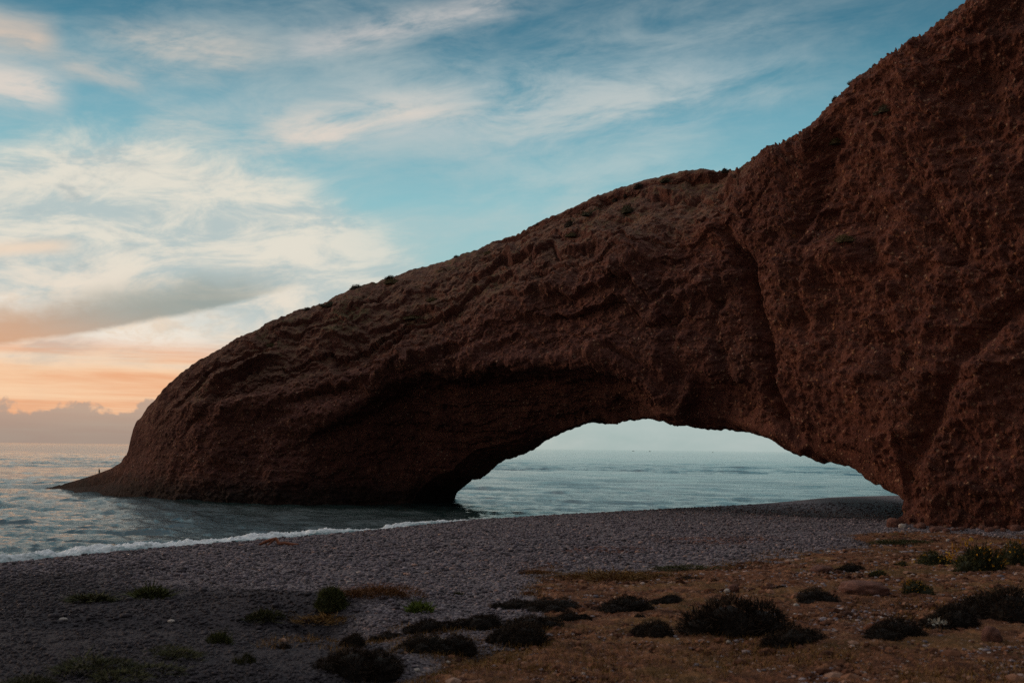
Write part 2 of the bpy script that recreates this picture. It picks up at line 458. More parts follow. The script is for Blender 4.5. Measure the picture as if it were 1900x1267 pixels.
# ------------------------------------------------------------------ sea
ang = angles(31, 1000, -100, 100, 70)
q = np.concatenate([np.linspace(560, 40, 700)[:-1], np.linspace(40, 4, 220)[:-1], np.linspace(4, 0.25, 60)])
rad = CAMZ * F / q
A, RR = np.meshgrid(np.radians(ang), rad)
sx, sy = RR * np.sin(A), RR * np.cos(A)
dr = np.gradient(rad)[:, None]
sz = np.zeros_like(sx)
wd = R(190)                                   # swell comes in from the sea ahead
wr = np.random.default_rng(11)
for k in range(140):
    lam = 0.5 * (30 / 0.5) ** wr.random()
    th = wd + wr.normal() * (0.36 if lam < 5 else 0.2)
    kx, ky = math.sin(th) * 2 * math.pi / lam, math.cos(th) * 2 * math.pi / lam
    amp = (0.0096 if lam < 3.5 else 0.0060) * min(lam, 7.0) * (0.5 + wr.random()) * (1.0 if lam < 5 else 0.8)
    ph = kx * sx + ky * sy + wr.random() * 6.28
    fade = np.clip(lam / (2.2 * dr) - 0.5, 0, 1) * np.clip(lam / (2.2 * RR * 0.00108) - 0.5, 0, 1)
    sz += amp * fade * (np.sin(ph) + 0.25 * np.cos(2 * ph))
sdist = -shore_d(sx, sy)
calm = 0.6 + 0.4 * ss(6, 60, sdist)
sz *= calm
wm, wg, wp = mat('sea_water')
co = V(wg, wg.n('ShaderNodeTexCoord').outputs['Object'])
rc = wg.n('ShaderNodeVectorRotate', rotation_type='Z_AXIS'); wg.put(rc.inputs['Vector'], co); rc.inputs['Angle'].default_value = R(25)
rco = V(wg, rc.outputs[0])
na = wg.noise(wg.scale(rco, (0.7, 1.3, 1)), 1.3, 7, 0.7, 0.4)
nb = wg.noise(wg.scale(rco, (0.16, 0.6, 1)), 0.35, 5, 0.6, 0.3)
nl = wg.noise(wg.scale(rco, (0.25, 1.0, 1)), 0.03, 4, 0.6)
wg.put(wp.inputs['Base Color'], (0.018, 0.036, 0.034)); wp.inputs['Roughness'].default_value = 0.06; wp.inputs['IOR'].default_value = 1.5
wg.put(wp.inputs['Normal'], wg.bump(na * (0.5 + nl) + nb * 1.6, 0.65, 0.34))
me = np_mesh('sea', np.stack([sx, sy, sz], -1).reshape(-1, 3), grid_faces(len(rad), len(ang))[:, ::-1], wm)
obj('sea', me, kind='structure')

# ------------------------------------------------------------------ surf along the shore
foam, fg, fp = mat('foam')
co = V(fg, fg.n('ShaderNodeTexCoord').outputs['Object'])
fa = fg.noise(co, 1.6, 6, 0.65); fb = fg.attr('crest')
fn = fg.noise(co, 6.0, 5, 0.7)
fc = fg.mix(fg.sstep(0.42, 0.70, fa * 0.45 + fn * 0.35 + fb * 0.40), (0.10, 0.20, 0.21), (0.80, 0.83, 0.83))
fg.put(fp.inputs['Base Color'], fc); fp.inputs['Roughness'].default_value = 0.7
fg.put(fp.inputs['Normal'], fg.bump(fa, 0.8, 0.15))
def resample(pts, n):
    pts = np.asarray(pts, float); L = np.concatenate([[0], np.cumsum(np.linalg.norm(np.diff(pts, axis=0), axis=1))])
    s = np.linspace(0, L[-1], n); out = np.stack([np.interp(s, L, pts[:, i]) for i in range(pts.shape[1])], -1)
    k = np.ones(25) / 25
    for i in range(pts.shape[1]):
        e = np.concatenate([np.full(12, out[0, i]), out[:, i], np.full(12, out[-1, i])]); out[:, i] = np.convolve(e, k, 'valid')
    return out, s
cp, cs = resample(CREST[3:10], 1500)
tg = np.gradient(cp, axis=0); tg /= np.linalg.norm(tg, axis=1)[:, None]
sea_n = np.stack([-tg[:, 1], tg[:, 0]], -1)
# ------------ cross profile of the breaker: w metres seaward of the berm crest
ws = np.linspace(2.2, 8.0, 120)
pxs, pys, _ = proj(np.stack([cp[:, 0], cp[:, 1], np.full(len(cp), 0.5)], -1))
hgt = np.interp(pxs, [-200, 0, 150, 350, 480, 600, 750, 850, 915, 950, 975], [0.50, 0.52, 0.62, 0.80, 0.86, 0.78, 0.50, 0.46, 0.60, 0.40, 0.0])
vv = []; cr = []
off = fbm(np.stack([cs * 0.12, cs * 0, cs * 0], -1), 1.0, 3, 0.5, 60) * 1.2
for j, w in enumerate(ws):
    W = w + off
    base_xy = cp + sea_n * W[:, None]
    t = (w - 2.2) / (8.0 - 2.2)
    shp = np.interp(t, [0, 0.12, 0.3, 0.42, 0.55, 0.75, 1.0], [0.0, 0.35, 0.85, 1.0, 0.70, 0.25, 0.0])
    P = np.stack([base_xy[:, 0], base_xy[:, 1], np.zeros(len(cs))], -1)
    bl = fbm(P, 0.8, 3, 0.6, 71) + 0.55 * fbm(P, 2.6, 3, 0.65, 74, True)
    lm = 0.75 + 0.55 * fbm(P, 0.22, 2, 0.5, 77)
    z = hgt * shp * np.clip(lm, 0.2, 1.5) + 0.36 * bl * (hgt > 0.02) * shp ** 0.5 * np.minimum(1, hgt * 1.6)
    edge = -0.35 * (1 - ss(0, 0.1, np.array(t))) - 0.3 * ss(0.82, 1.0, np.array(t))
    gzz = np.maximum(ground_z(base_xy[:, 0], base_xy[:, 1]), 0.0)
    vv.append(np.stack([base_xy[:, 0], base_xy[:, 1], gzz * 0.9 + z + edge - (hgt < 0.05) * 0.6], -1))
    cr.append(shp * np.minimum(1, 0.2 + hgt))
vv = np.array(vv); cr = np.array(cr)
me = np_mesh('surf', vv.reshape(-1, 3), grid_faces(len(ws), len(cs))[:, ::-1], foam, True, {'crest': cr.ravel()})
obj('surf', me, 'line of white foam breaking along the pebble shore', 'surf', kind='stuff')

# ------------------------------------------------------------------ rock arch
TOP = np.array([(60, 925), (95, 905), (120, 897), (150, 888), (175, 880), (205, 869), (225, 856), (235, 838), (242, 815), (246, 790), (262, 772), (272, 755), (300, 725),
    (330, 697), (365, 672), (385, 660), (420, 637), (460, 617), (500, 598), (550, 576), (600, 559), (640, 542), (660, 534), (700, 521), (725, 513), (760, 501),
    (800, 491), (850, 474), (900, 455), (950, 437), (1000, 412), (1050, 389), (1100, 365), (1150, 349), (1200, 333), (1240, 322), (1270, 316), (1320, 314),
    (1345, 318), (1365, 312), (1390, 297), (1415, 275), (1450, 262), (1490, 243), (1510, 222), (1535, 196), (1570, 165), (1585, 148), (1610, 128), (1640, 103),
    (1670, 85), (1690, 72), (1715, 60), (1740, 40), (1765, 25), (1790, 3), (1900, -85), (2000, -150), (2200, -240)], float)
HOLE = np.array([(832, 938), (838, 928), (850, 912), (870, 897), (880, 893), (900, 885), (915, 870), (940, 853), (965, 843), (985, 838), (1000, 830), (1010, 820),
    (1040, 803), (1070, 792), (1095, 784), (1125, 786), (1160, 781), (1200, 777), (1215, 778), (1240, 785), (1250, 790), (1270, 790), (1300, 794), (1350, 799),
    (1400, 806), (1430, 815), (1460, 833), (1480, 842), (1500, 848), (1520, 858), (1545, 857), (1580, 868), (1600, 882), (1625, 900), (1645, 908), (1662, 917),
    (1685, 930), (1692, 980)], float)
def ragged(tab, a1_, a2_, seed, lo, hi):
    x_ = np.arange(tab[0, 0], tab[-1, 0], 2.5); y_ = np.interp(x_, tab[:, 0], tab[:, 1])
    q_ = np.column_stack([x_, x_ * 0, x_ * 0]); w_ = ss(lo, lo + 20, x_) * ss(hi, hi - 10, x_)
    y_ = y_ + w_ * (a1_ * fbm(q_, 1 / 26.0, 3, 0.6, seed) + a2_ * fbm(q_, 1 / 7.0, 2, 0.6, seed + 5, True))
    return np.column_stack([x_, y_])
TOP = ragged(TOP, 4.5, 1.6, 210, 250, 2100)
HOLE = ragged(HOLE, 4.0, 1.8, 220, 850, 1660)
# plan path of the front foot, from behind the camera on the right, round to the seaward tip
PATH = [(150, -140), (118, -70), (98, -10), (72, 38), (48, 60), (36, 70), (30, 76), (24.8, 87), (16, 97.5), (4, 108), (-8, 116.5), (-16.5, 121), (-26, 123.0), (-38, 128), (-49, 136), (-61, 147), (-68, 155), (-74, 163)]
pp, psn = resample(PATH, 6000)
ppx = proj(np.column_stack([pp, np.full(len(pp), 2.0)]))[0]
ppx = np.where(pp[:, 1] < 20, 6000 - psn * 1.0, ppx)
ppx = np.minimum.accumulate(np.minimum(ppx, 6000 - psn * 0.001))
cols = np.concatenate([np.linspace(5990, 2050, 160)[:-1], np.arange(2050, 82, -1.35)])
ppi = np.stack([np.interp(cols, ppx[::-1], pp[::-1, i]) for i in (0, 1)], -1)
tg = np.stack([np.interp(cols, ppx[::-1], np.gradient(pp[:, i])[::-1]) for i in (0, 1)], -1); tg /= np.linalg.norm(tg, axis=1)[:, None]
k = np.ones(61) / 61
for i in (0, 1):
    e = np.concatenate([np.full(30, tg[0, i]), tg[:, i], np.full(30, tg[-1, i])]); tg[:, i] = np.convolve(e, k, 'valid')
tg /= np.linalg.norm(tg, axis=1)[:, None]
nb_ = np.stack([tg[:, 1], -tg[:, 0]], -1)              # towards the back (right of travel)
nS = len(cols)
ic = lambda xs, ys: np.interp(cols, xs, ys)
uc = ic([80, 200, 260, 330, 500, 800, 1100, 1300, 1500, 1700, 1900, 2400, 6000], [0.8, 1.6, 2.5, 6.5, 14, 18, 17, 13, 13, 15, 18, 24, 30])
TT = ic([80, 200, 260, 330, 500, 700, 900, 1200, 1500, 1700, 2000, 6000], [1.6, 3.4, 6, 12, 20, 20, 15.5, 13.5, 26, 46, 56, 60])
TT = np.where(cols < 300, np.maximum(TT, uc + 0.7), TT)
ubf = ic([650, 800, 1000, 1300, 1500, 1640, 1700], [19, 17, 7.6, 6.0, 3.4, 1.4, 1.0])
ubf = np.minimum(ubf, 0.95 * TT)
vc = ic([80, 245, 300, 500, 800, 1100, 1300, 1420, 1600, 2400], [0.3, 0.5, 0.52, 0.48, 0.55, 0.66, 0.76, 0.82, 0.87, 0.9])
lean = ic([80, 250, 500, 800, 1100, 1300, 1450, 1650, 1900, 2400], [0.5, 1.5, 3.0, 2.5, 2.0, 2.6, 3.0, 4.5, 7.0, 11])
def z_at(xy, px, table, fallback):
    """height where the plan points xy show at the outline's image height"""
    y = np.interp(px, table[:, 0], table[:, 1])
    d = FWD[None] * F + RIGHT[None] * (px - 950)[:, None] - UP[None] * (y - 633.5)[:, None]
    z = CAMZ + d[:, 2] / np.hypot(d[:, 0], d[:, 1]) * np.hypot(xy[:, 0], xy[:, 1])
    return z
def px_of(xy, z):
    return proj(np.column_stack([xy, z]))[0]
cxy = ppi + nb_ * uc[:, None]
ztop = np.full(nS, 25.0)
for _ in range(6):
    pxc = px_of(cxy, ztop)
    ztop = z_at(cxy, np.clip(pxc, 60, 2200), TOP, 0)
off_ = cols > 2060
zedge = ztop[~off_][0]
ztop = np.where(off_, zedge + (cols - 2060) * 0.002, ztop); ztop = np.clip(ztop, -2.0, 56)
bxy = ppi + nb_ * ubf[:, None]
zbot = np.full(nS, 5.0)
for _ in range(6):
    pxb = px_of(bxy, zbot)
    zb = z_at(bxy, np.clip(pxb, 832, 1692), HOLE, 0)
    zbot = np.where((pxb < 832) | (pxb > 1692) | off_, -3.0, zb)
zbot = np.maximum(zbot, -3.0)
ztop = np.maximum(ztop, zbot + 0.5)
hole = (zbot > -2.9).astype(float)
hi = np.nonzero(hole)[0]
ii = np.arange(nS)
zbot = np.where(ii < hi[0], np.maximum(-3.0, zbot[hi[0]] - 0.06 * (hi[0] - ii)), np.where(ii > hi[-1], np.maximum(-3.0, zbot[hi[-1]] - 0.06 * (ii - hi[-1])), zbot))
k = np.ones(9) / 9; holes = np.convolve(hole, k, 'same')
NF, NB, NU = 500, 90, 70
v = np.linspace(0, 1, NF)
vF = v[None, :]
vcs = vc[:, None]
lip = (0.6 + 0.5 * holes)[:, None] * holes[:, None] * np.minimum(1, (ubf / 2.0))[:, None]
zf0 = (zbot[:, None] + lip)
ZF = zf0 + (ztop[:, None] - zf0) * vF
vz = np.clip(ZF / np.maximum(ztop, 0.6)[:, None], 0, 1)            # height above the sea as a share of the crest
sl = np.clip((vz - vcs) / (1 - vcs), 0, 1)
UF = lean[:, None] * np.minimum(vz / vcs, 1) + (uc - lean)[:, None] * (0.75 * sl ** 1.15 + 0.25 * sl ** 4)
rb = np.exp(-((ZF - zf0) / 1.2) ** 2) * holes[:, None]          # rounded lower lip
UF = UF + rb * 0.7 * np.minimum(1, ubf / 2)[:, None]
# hollows that undercut the face: the dark alcove left of the opening and the recess right of the rib
PF0 = np.stack([ppi[:, 0, None] + nb_[:, 0, None] * UF, ppi[:, 1, None] + nb_[:, 1, None] * UF, ZF], -1).reshape(-1, 3)
fx, fy, _ = proj(PF0); w0 = fbm(PF0, 1 / 6.0, 4, 0.55, 5).reshape(nS, NF); fx = fx.reshape(nS, NF); fy = fy.reshape(nS, NF)
ytop = np.interp(fx, [430, 540, 640, 720, 800, 900, 1120, 1180, 1260], [880, 815, 760, 715, 690, 684, 672, 700, 770]) + w0 * 16
alc = (0.6 * ss(0, 26, fy - ytop) + 0.4 * ss(20, 130, fy - ytop)) * ss(1275, 1080, fx) * ss(470, 760, fx)
step2 = ss(0, 10, fy - (ytop + 55 + 14 * w0)) * 0.5 + ss(0, 8, fy - (ytop + 90 + 18 * w0)) * 0.4
rec = ss(0, 13, fx - np.interp(fy, [640, 700, 760, 800], [1310, 1282, 1262, 1248]) + w0 * 6) * ss(1450, 1330, fx) * ss(680, 735, fy)
brow = np.exp(-((fy - ytop + 12) / 18) ** 2) * ss(1260, 1100, fx) * ss(560, 760, fx)
UF = UF + np.minimum(7.5 * alc + step2 * alc + 1.9 * rec - 1.3 * brow, np.maximum(TT[:, None] - UF - 1.2, -2))
tb = np.linspace(0, 1, NB + 2)[1:-1][None, :]
ZBk = ztop[:, None] + (zbot[:, None] + 1.0 - ztop[:, None]) * tb
UBk = uc[:, None] + (TT - uc)[:, None] * (1 - (1 - tb) ** 3)
tu = np.linspace(0, 1, NU)[None, :]
UU = TT[:, None] + (UF[:, :1] - TT[:, None]) * tu
dn = np.abs(UU - ubf[:, None]) / np.maximum(TT[:, None], 1)
kk = np.where(UU > ubf[:, None], 0.0, 1.0)
span_f = np.maximum(ubf - UF[:, 0], 0.3)[:, None]
ZU = zbot[:, None] + np.where(kk > 0, lip * np.clip((ubf[:, None] - UU) / span_f, 0, 1) ** 2, 1.0 * np.clip((UU - ubf[:, None]) / np.maximum(TT - ubf, 0.3)[:, None], 0, 1) ** 1.5)
U = np.concatenate([UF, UBk, UU[:, :-1]], 1); Z = np.concatenate([ZF, ZBk, ZU[:, :-1]], 1)
nT = U.shape[1]
P = np.stack([ppi[:, 0, None] + nb_[:, 0, None] * U, ppi[:, 1, None] + nb_[:, 1, None] * U, Z], -1)      # (nS, nT, 3)
# weights that fade the relief toward crest and lower edge
wv = np.ones((nS, nT)); wv[:, :NF] = (1 - holes[:, None] * (1 - ss(0, 0.05, vF))) * ss(1.0, 0.88, vF)
wv[:, NF:NF + NB] = ss(0.0, 0.15, tb) * ss(1.0, 0.9, tb); wv[:, NF + NB:] = 0.0
slope_w = np.zeros((nS, nT)); slope_w[:, :NF] = ss(-0.1, 0.35, (vz - vcs) / (1 - vcs)) * ic([80, 260, 400, 1250, 1400, 1500], [0, 0.4, 1, 1, 0.55, 0.3])[:, None]
shrink = (np.minimum(1, TT / 14.0) * ss(82, 108, cols))[:, None]
dU = np.roll(U, -1, 1) - np.roll(U, 1, 1); dZ = np.roll(Z, -1, 1) - np.roll(Z, 1, 1)
ln_ = np.sqrt(dU ** 2 + dZ ** 2) + 1e-9; nu, nz_ = -dZ / ln_, dU / ln_
kk5 = np.ones(15) / 15
def smc(a):
    a = np.pad(a, ((7, 7), (0, 0)), 'edge'); c_ = np.cumsum(np.vstack([np.zeros((1, a.shape[1])), a]), 0); return (c_[15:] - c_[:-15]) / 15
nu, nz_ = smc(nu), smc(nz_)
N = np.stack([nb_[:, 0, None] * nu, nb_[:, 1, None] * nu, nz_], -1); N /= np.linalg.norm(N, axis=2, keepdims=True) + 1e-9
fl = P.reshape(-1, 3)
px, py, pd = proj(fl); px = px.reshape(nS, nT); py = py.reshape(nS, nT)
back = np.zeros((nS, nT)); back[:, NF:] = 1
front = 1 - back
disp = np.zeros((nS, nT))          # metres, + outwards
# broad shapes traced as real hollows, ribs and ledges (coordinates along the face)
def blob(cx, cy, rx, ry, ang_=0.0, pw=2):
    a = R(ang_); X_ = (px - cx) * math.cos(a) + (py - cy) * math.sin(a); Y_ = -(px - cx) * math.sin(a) + (py - cy) * math.cos(a)
    return np.exp(-(np.abs(X_ / rx) ** pw + np.abs(Y_ / ry) ** pw)) * front
wob = fbm(fl, 1 / 7.0, 3, 0.55, 5).reshape(nS, nT)
wobf = fbm(fl, 1 / 1.8, 3, 0.6, 7).reshape(nS, nT)
def line(pts, width, soft=1.0):
    """distance field to a polyline in face coordinates, signed (right/below +)"""
    best = np.full(px.shape, 1e9); sg = np.ones(px.shape)
    qx = px + wob * 12 + wobf * 9; qy = py + wob * 9 + wobf * 7
    for (ax, ay), (bx, by) in zip(pts[:-1], pts[1:]):
        ex, ey = bx - ax, by - ay
        t = np.clip(((qx - ax) * ex + (qy - ay) * ey) / (ex * ex + ey * ey), 0, 1)
        ddx, ddy = qx - ax - t * ex, qy - ay - t * ey
        d2 = ddx ** 2 + ddy ** 2; k_ = d2 < best
        best = np.where(k_, d2, best); sg = np.where(k_, np.sign(ex * ddy - ey * ddx), sg)
    return np.sqrt(best), sg
# deep crevice between span and headland
d_, s_ = line([(1330, 330), (1345, 420), (1385, 490), (1400, 560), (1418, 640), (1432, 720), (1450, 790), (1490, 830)], 1)
disp -= (2.2 + 1.2 * wob) * np.exp(-(d_ / 14) ** 2) * front * ss(380, 500, py) + 0.8 * np.exp(-(d_ / 60) ** 2) * front
# step: headland stands proud right of the crevice
stp = ss(-10, 34, px - np.interp(py, [300, 420, 490, 560, 640, 720, 790, 860], [1345, 1350, 1388, 1402, 1420, 1434, 1455, 1520]) + wob * 14 + wobf * 12) * ss(1560, 1490, px)
disp += 1.0 * stp * front * (0.7 + 0.6 * wob)
# ribs and chutes on the headland
for pts, wdt, dep in [([(1620, 455), (1655, 520), (1662, 620), (1668, 700)], 16, -1.0), ([(1900, 560), (1800, 650), (1745, 760), (1705, 850), (1690, 930)], 22, -1.3),
                      ([(1690, 300), (1740, 380), (1790, 470)], 26, -0.9), ([(1510, 470), (1500, 540), (1520, 620)], 13, -0.7), ([(1560, 240), (1520, 330), (1490, 420)], 18, -0.9),
                      ([(1250, 560), (1240, 640), (1260, 700)], 13, -0.7), ([(1330, 520), (1320, 600), (1345, 690), (1400, 770)], 12, -0.8), ([(1500, 800), (1600, 790), (1760, 780)], 10, -0.3)]:
    d_, s_ = line(pts, wdt); disp += dep * np.exp(-(d_ / wdt) ** 2) * front
for a_ in [(1560, 470, 70, 36, -25, 1.7), (1660, 540, 34, 90, 0, 1.0), (1480, 590, 46, 110, 8, 1.0), (1600, 700, 90, 110, 0, 1.1), (1800, 700, 80, 60, -30, 1.2), (1850, 880, 90, 70, 0, 0.8),
           (1220, 640, 60, 50, 0, 0.9), (600, 770, 80, 20, -14, 1.3), (440, 755, 110, 14, -3, 1.1), (360, 800, 70, 60, 0, 0.8), (1150, 450, 90, 26, 20, 1.2), (560, 905, 70, 40, 0, 0.5)]:
    disp += a_[5] * blob(*a_[:5]) * wv
# gullies and ledges, layered and weathered
lay = fl.copy(); lay[:, 2] = lay[:, 2] * 3.4 + lay[:, 0] * 0.55 + 2.2 * wob.ravel()
led = fbm(lay, 1 / 9.0, 4, 0.55, 13, True).reshape(nS, nT)
rough = fbm(fl, 1 / 5.5, 5, 0.55, 31).reshape(nS, nT)
rid = fbm(fl, 1 / 3.8, 4, 0.55, 35, True).reshape(nS, nT)
gul = fl.copy(); gul[:, 2] *= 0.35
vert = fbm(gul, 1 / 6.0, 4, 0.5, 37, True).reshape(nS, nT)
fine = fbm(fl, 1 / 1.1, 4, 0.6, 50).reshape(nS, nT)
strat = fl.copy(); strat[:, :2] *= 0.10; strat[:, 2] += 0.35 * wob.ravel()
st = fbm(strat, 1.15, 3, 0.6, 57).reshape(nS, nT)
head = ss(1320, 1500, px)
cliffw = 1 - slope_w
# weathered benches that follow the fall of the ridge
Hs = (ztop - zf0[:, 0])[:, None]
qd = np.zeros((nS, nT)); qd[:, :NF] = (1 - vF) * np.minimum(Hs, 34)
along = fl.copy(); along[:, 2] *= 0.5
wp1 = fbm(along, 1 / 11.0, 3, 0.55, 81).reshape(nS, nT); wp2 = fbm(along, 1 / 3.0, 3, 0.55, 85, True).reshape(nS, nT)
def bench(period, amp, seed, w1_, w2_):
    tq = (qd + w1_ * wp1 + w2_ * wp2) / period + seed
    fr = tq - np.floor(tq)
    cell = vnoise(np.stack([np.floor(tq).ravel() * 7.1, fl[:, 0] * 0.17 + fl[:, 1] * 0.09, fl[:, 2] * 0.02], -1), 33 + int(seed * 10)).reshape(nS, nT)
    prof = np.where(fr < 0.80, (fr / 0.80) ** 1.3, 1 - ss(0.80, 1.0, fr))
    return amp * (prof - 0.4) * np.clip(0.35 + 1.1 * cell, 0, 1.2)
bmask = ss(0.34, 0.55, vz) * ss(0.97, 0.80, vF)
bm = np.zeros((nS, nT)); bm[:, :NF] = bmask
bm = bm * (ss(240, 380, px) * (1 - 0.75 * ss(1180, 1420, px)))
benches = (bench(6.0, 2.7, 0.3, 3.8, 1.1) + bench(2.7, 1.1, 0.7, 2.8, 0.9)) * bm
clod = fbm(fl, 1 / 3.0, 4, 0.55, 63, True).reshape(nS, nT)
flw = fl + 0.9 * np.stack([wob.ravel(), wobf.ravel(), 0.6 * wob.ravel()], -1); flw[:, 2] *= 1.5
_, idb = worley(flw, 2.6, 150)
_, idb2 = worley(flw, 1.15, 155); idb = idb * 0.62 + idb2 * 0.38
alcF = np.zeros((nS, nT)); alcF[:, :NF] = alc
d2_ = 0.42 * st * alcF + benches + 0.45 * head * clod * (0.5 + 0.5 * wv) + 0.55 * (idb - 0.5).reshape(nS, nT) + rough * (0.95 - 0.3 * slope_w) + 0.5 * rid * (0.3 + 0.3 * head) + 0.85 * led * (slope_w * 0.7 + 0.25 * cliffw) + 0.45 * vert * cliffw * (0.35 + 0.65 * head) + 0.22 * st * cliffw * (1 - 0.4 * head)
disp = disp * (wv * 0.85 + 0.15 * front * (vF.min() if False else 1)) if False else disp * np.clip(wv * 1.0, 0, 1) + d2_ * (0.36 + 0.64 * wv) * shrink
disp *= np.where(off_, 0.6, 1.0)[:, None]
P = P + N * (disp * shrink)[..., None]
P = P + N * ((0.26 * fine) * (0.35 + 0.65 * wv) * shrink)[..., None]
# embedded cobbles and sockets
w1, id1 = worley(P.reshape(-1, 3), 0.85, 90)
w2, id2 = worley(P.reshape(-1, 3), 0.42, 96)
cob = np.where(id1 > 0.62, 0.24 * np.sqrt(np.clip(1 - (w1 / 0.42) ** 2, 0, 1)), 0) - np.where(id1 < 0.05, 0.20 * np.clip(1 - w1 / 0.38, 0, 1), 0) + np.where(id2 > 0.45, 0.15 * np.sqrt(np.clip(1 - (w2 / 0.42) ** 2, 0, 1)), 0)
P = P + N * (cob.reshape(nS, nT) * (1 - 0.5 * slope_w) * shrink * np.minimum(1, 0.3 + wv))[..., None]
# pull crest and opening back onto the traced outline
for it in range(4):
    pxx, pyy, pdd = proj(P.reshape(-1, 3)); pxx = pxx.reshape(nS, nT); pyy = pyy.reshape(nS, nT); pdd = pdd.reshape(nS, nT)
    bins = np.arange(82, 2010, 3)
    ok = (pdd > 20)
    sel = ok[:, :NF + NB]; bi = np.digitize(pxx[:, :NF + NB][sel], bins)
    ym = np.full(len(bins) + 1, 1e9); np.minimum.at(ym, bi, pyy[:, :NF + NB][sel])
    good = ym[1:] < 1e8
    bc = bins + 1.5
    dt = np.interp(bc, TOP[:, 0], TOP[:, 1]) - ym[1:]
    dtop = np.interp(pxx, bc[good], np.convolve(np.pad(dt[good], 2, 'edge'), np.ones(5) / 5, 'valid'))
    sel = ok & (holes[:, None] > 0.5)
    lowz = np.concatenate([np.ones((nS, 60), bool), np.zeros((nS, NF - 60 + NB), bool), np.ones((nS, nT - NF - NB), bool)], 1)
    sel &= lowz
    bi = np.digitize(pxx[sel], bins)
    yM = np.full(len(bins) + 1, -1e9); np.maximum.at(yM, bi, pyy[sel])
    gd = (yM[1:] > -1e8) & (bc > 850) & (bc < 1660)
    db = np.interp(bc, HOLE[:, 0], HOLE[:, 1]) - yM[1:]
    dbot = np.interp(pxx, bc[gd], np.clip(np.convolve(np.pad(db[gd], 3, 'edge'), np.ones(7) / 7, 'valid'), -25, 25)) * ((pxx > 845) & (pxx < 1670))
    wt_ = np.zeros((nS, nT)); wt_[:, :NF] = vF ** 2; wt_[:, NF:NF + NB] = (1 - tb) ** 2
    wb_ = np.zeros((nS, nT)); wb_[:, :NF] = (1 - vF) ** 8; wb_[:, NF:NF + NB] = tb ** 8; wb_[:, NF + NB:] = 1
    P[..., 2] -= np.where((pdd > 20) & (pxx > 112), (np.clip(dtop, -40, 40) * wt_ * np.where(off_, 0, 1)[:, None] + dbot * wb_ * holes[:, None]) * pdd / F, 0)

rm, rg, rp = mat('conglomerate')
co = V(rg, rg.n('ShaderNodeTexCoord').outputs['Object'])
nz = rg.sep(V(rg, rg.n('ShaderNodeNewGeometry').outputs['Normal']))[2]
slope = rg.attr('slope')
a1 = rg.noise(co, 0.12, 6, 0.6); a2 = rg.noise(co, 0.9, 6, 0.65); a3 = rg.noise(co, 6.0, 5, 0.7)
strata = rg.noise(rg.scale(co, (0.05, 0.05, 1.4)), 1.0, 4, 0.6, 0.5)
rock = rg.ramp(a2 * 0.45 + a1 * 0.3 + strata * 0.25, [(0.34, (0.046, 0.019, 0.017)), (0.5, (0.116, 0.046, 0.036)), (0.66, (0.205, 0.088, 0.063))])
rock = rg.mix(rg.sstep(0.45, 0.7, a3) * 0.45, rock, (0.050, 0.021, 0.016))
a5 = rg.noise(rg.scale(co, (1, 1, 0.35)), 0.22, 5, 0.65)
rock = rg.mix(rg.sstep(0.48, 0.66, a5) * 0.5, rock, (0.060, 0.027, 0.021))
vd, vcl = rg.voronoi(co, 2.6); vr = rg.sep(vcl)
ve, vcl2 = rg.voronoi(co, 6.5); vr2 = rg.sep(vcl2)
cobm = rg.sstep(0.60, 0.70, vr[0]) * rg.sstep(0.42, 0.28, vd) * (1.0 - slope * 0.6)
rock = rg.mix(cobm * rg.sstep(0.1, 0.9, vr[2]), rock, rg.mix(vr[1], (0.32, 0.155, 0.085), (0.30, 0.20, 0.155)))
rock = rg.mix(rg.sstep(0.74, 0.84, vr2[0]) * rg.sstep(0.42, 0.25, ve) * 0.7, rock, (0.34, 0.19, 0.12))
veg = slope * rg.sstep(0.10, 0.5, nz + (a2 - 0.5) * 0.7)
rock = rg.mix(veg * rg.sstep(0.35, 0.62, a2 * 0.6 + a3 * 0.4) * 0.8, rock, (0.205, 0.125, 0.082))
rock = rg.mix(veg * rg.sstep(0.52, 0.62, a1 * 0.55 + a2 * 0.45) * 0.6, rock, (0.075, 0.072, 0.030))
rock = rg.mix(rg.sstep(12, 30, rg.sep(co)[0] + (a1 - 0.5) * 30.0), rock, rg.mix(1.0, rock, (1.06, 0.96, 0.86), 'MULTIPLY'))
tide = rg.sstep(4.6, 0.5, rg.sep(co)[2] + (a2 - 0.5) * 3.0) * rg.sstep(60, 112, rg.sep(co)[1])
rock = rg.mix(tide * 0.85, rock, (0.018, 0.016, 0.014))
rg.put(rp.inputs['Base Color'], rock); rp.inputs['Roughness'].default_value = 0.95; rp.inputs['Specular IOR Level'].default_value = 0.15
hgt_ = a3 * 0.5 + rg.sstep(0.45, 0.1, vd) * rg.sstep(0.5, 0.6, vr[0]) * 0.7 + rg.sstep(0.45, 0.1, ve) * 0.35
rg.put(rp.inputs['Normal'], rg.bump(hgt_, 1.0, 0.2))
fcs = grid_faces(nS, nT, True)
# close the seaward tip
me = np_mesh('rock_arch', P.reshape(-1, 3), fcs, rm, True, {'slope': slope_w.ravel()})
obj('rock_arch', me, 'massive dark red conglomerate rock arch reaching from the headland into the sea', 'rock arch')
PF = P[:, :NF]        # front face, used to stand shrubs on
PFx, PFy, PFd = proj(PF.reshape(-1, 3)); PFd = PFd.reshape(nS, NF)
SX, SY = PFx.reshape(nS, NF), PFy.reshape(nS, NF)
def on_rock(px_, py_):
    e = (SX - px_) ** 2 + (SY - py_) ** 2
    k_ = np.argmin(e + (PFd < 20) * 1e9); i_, j_ = np.unravel_index(k_, e.shape)
    return PF[i_, j_], PFd[i_, j_]

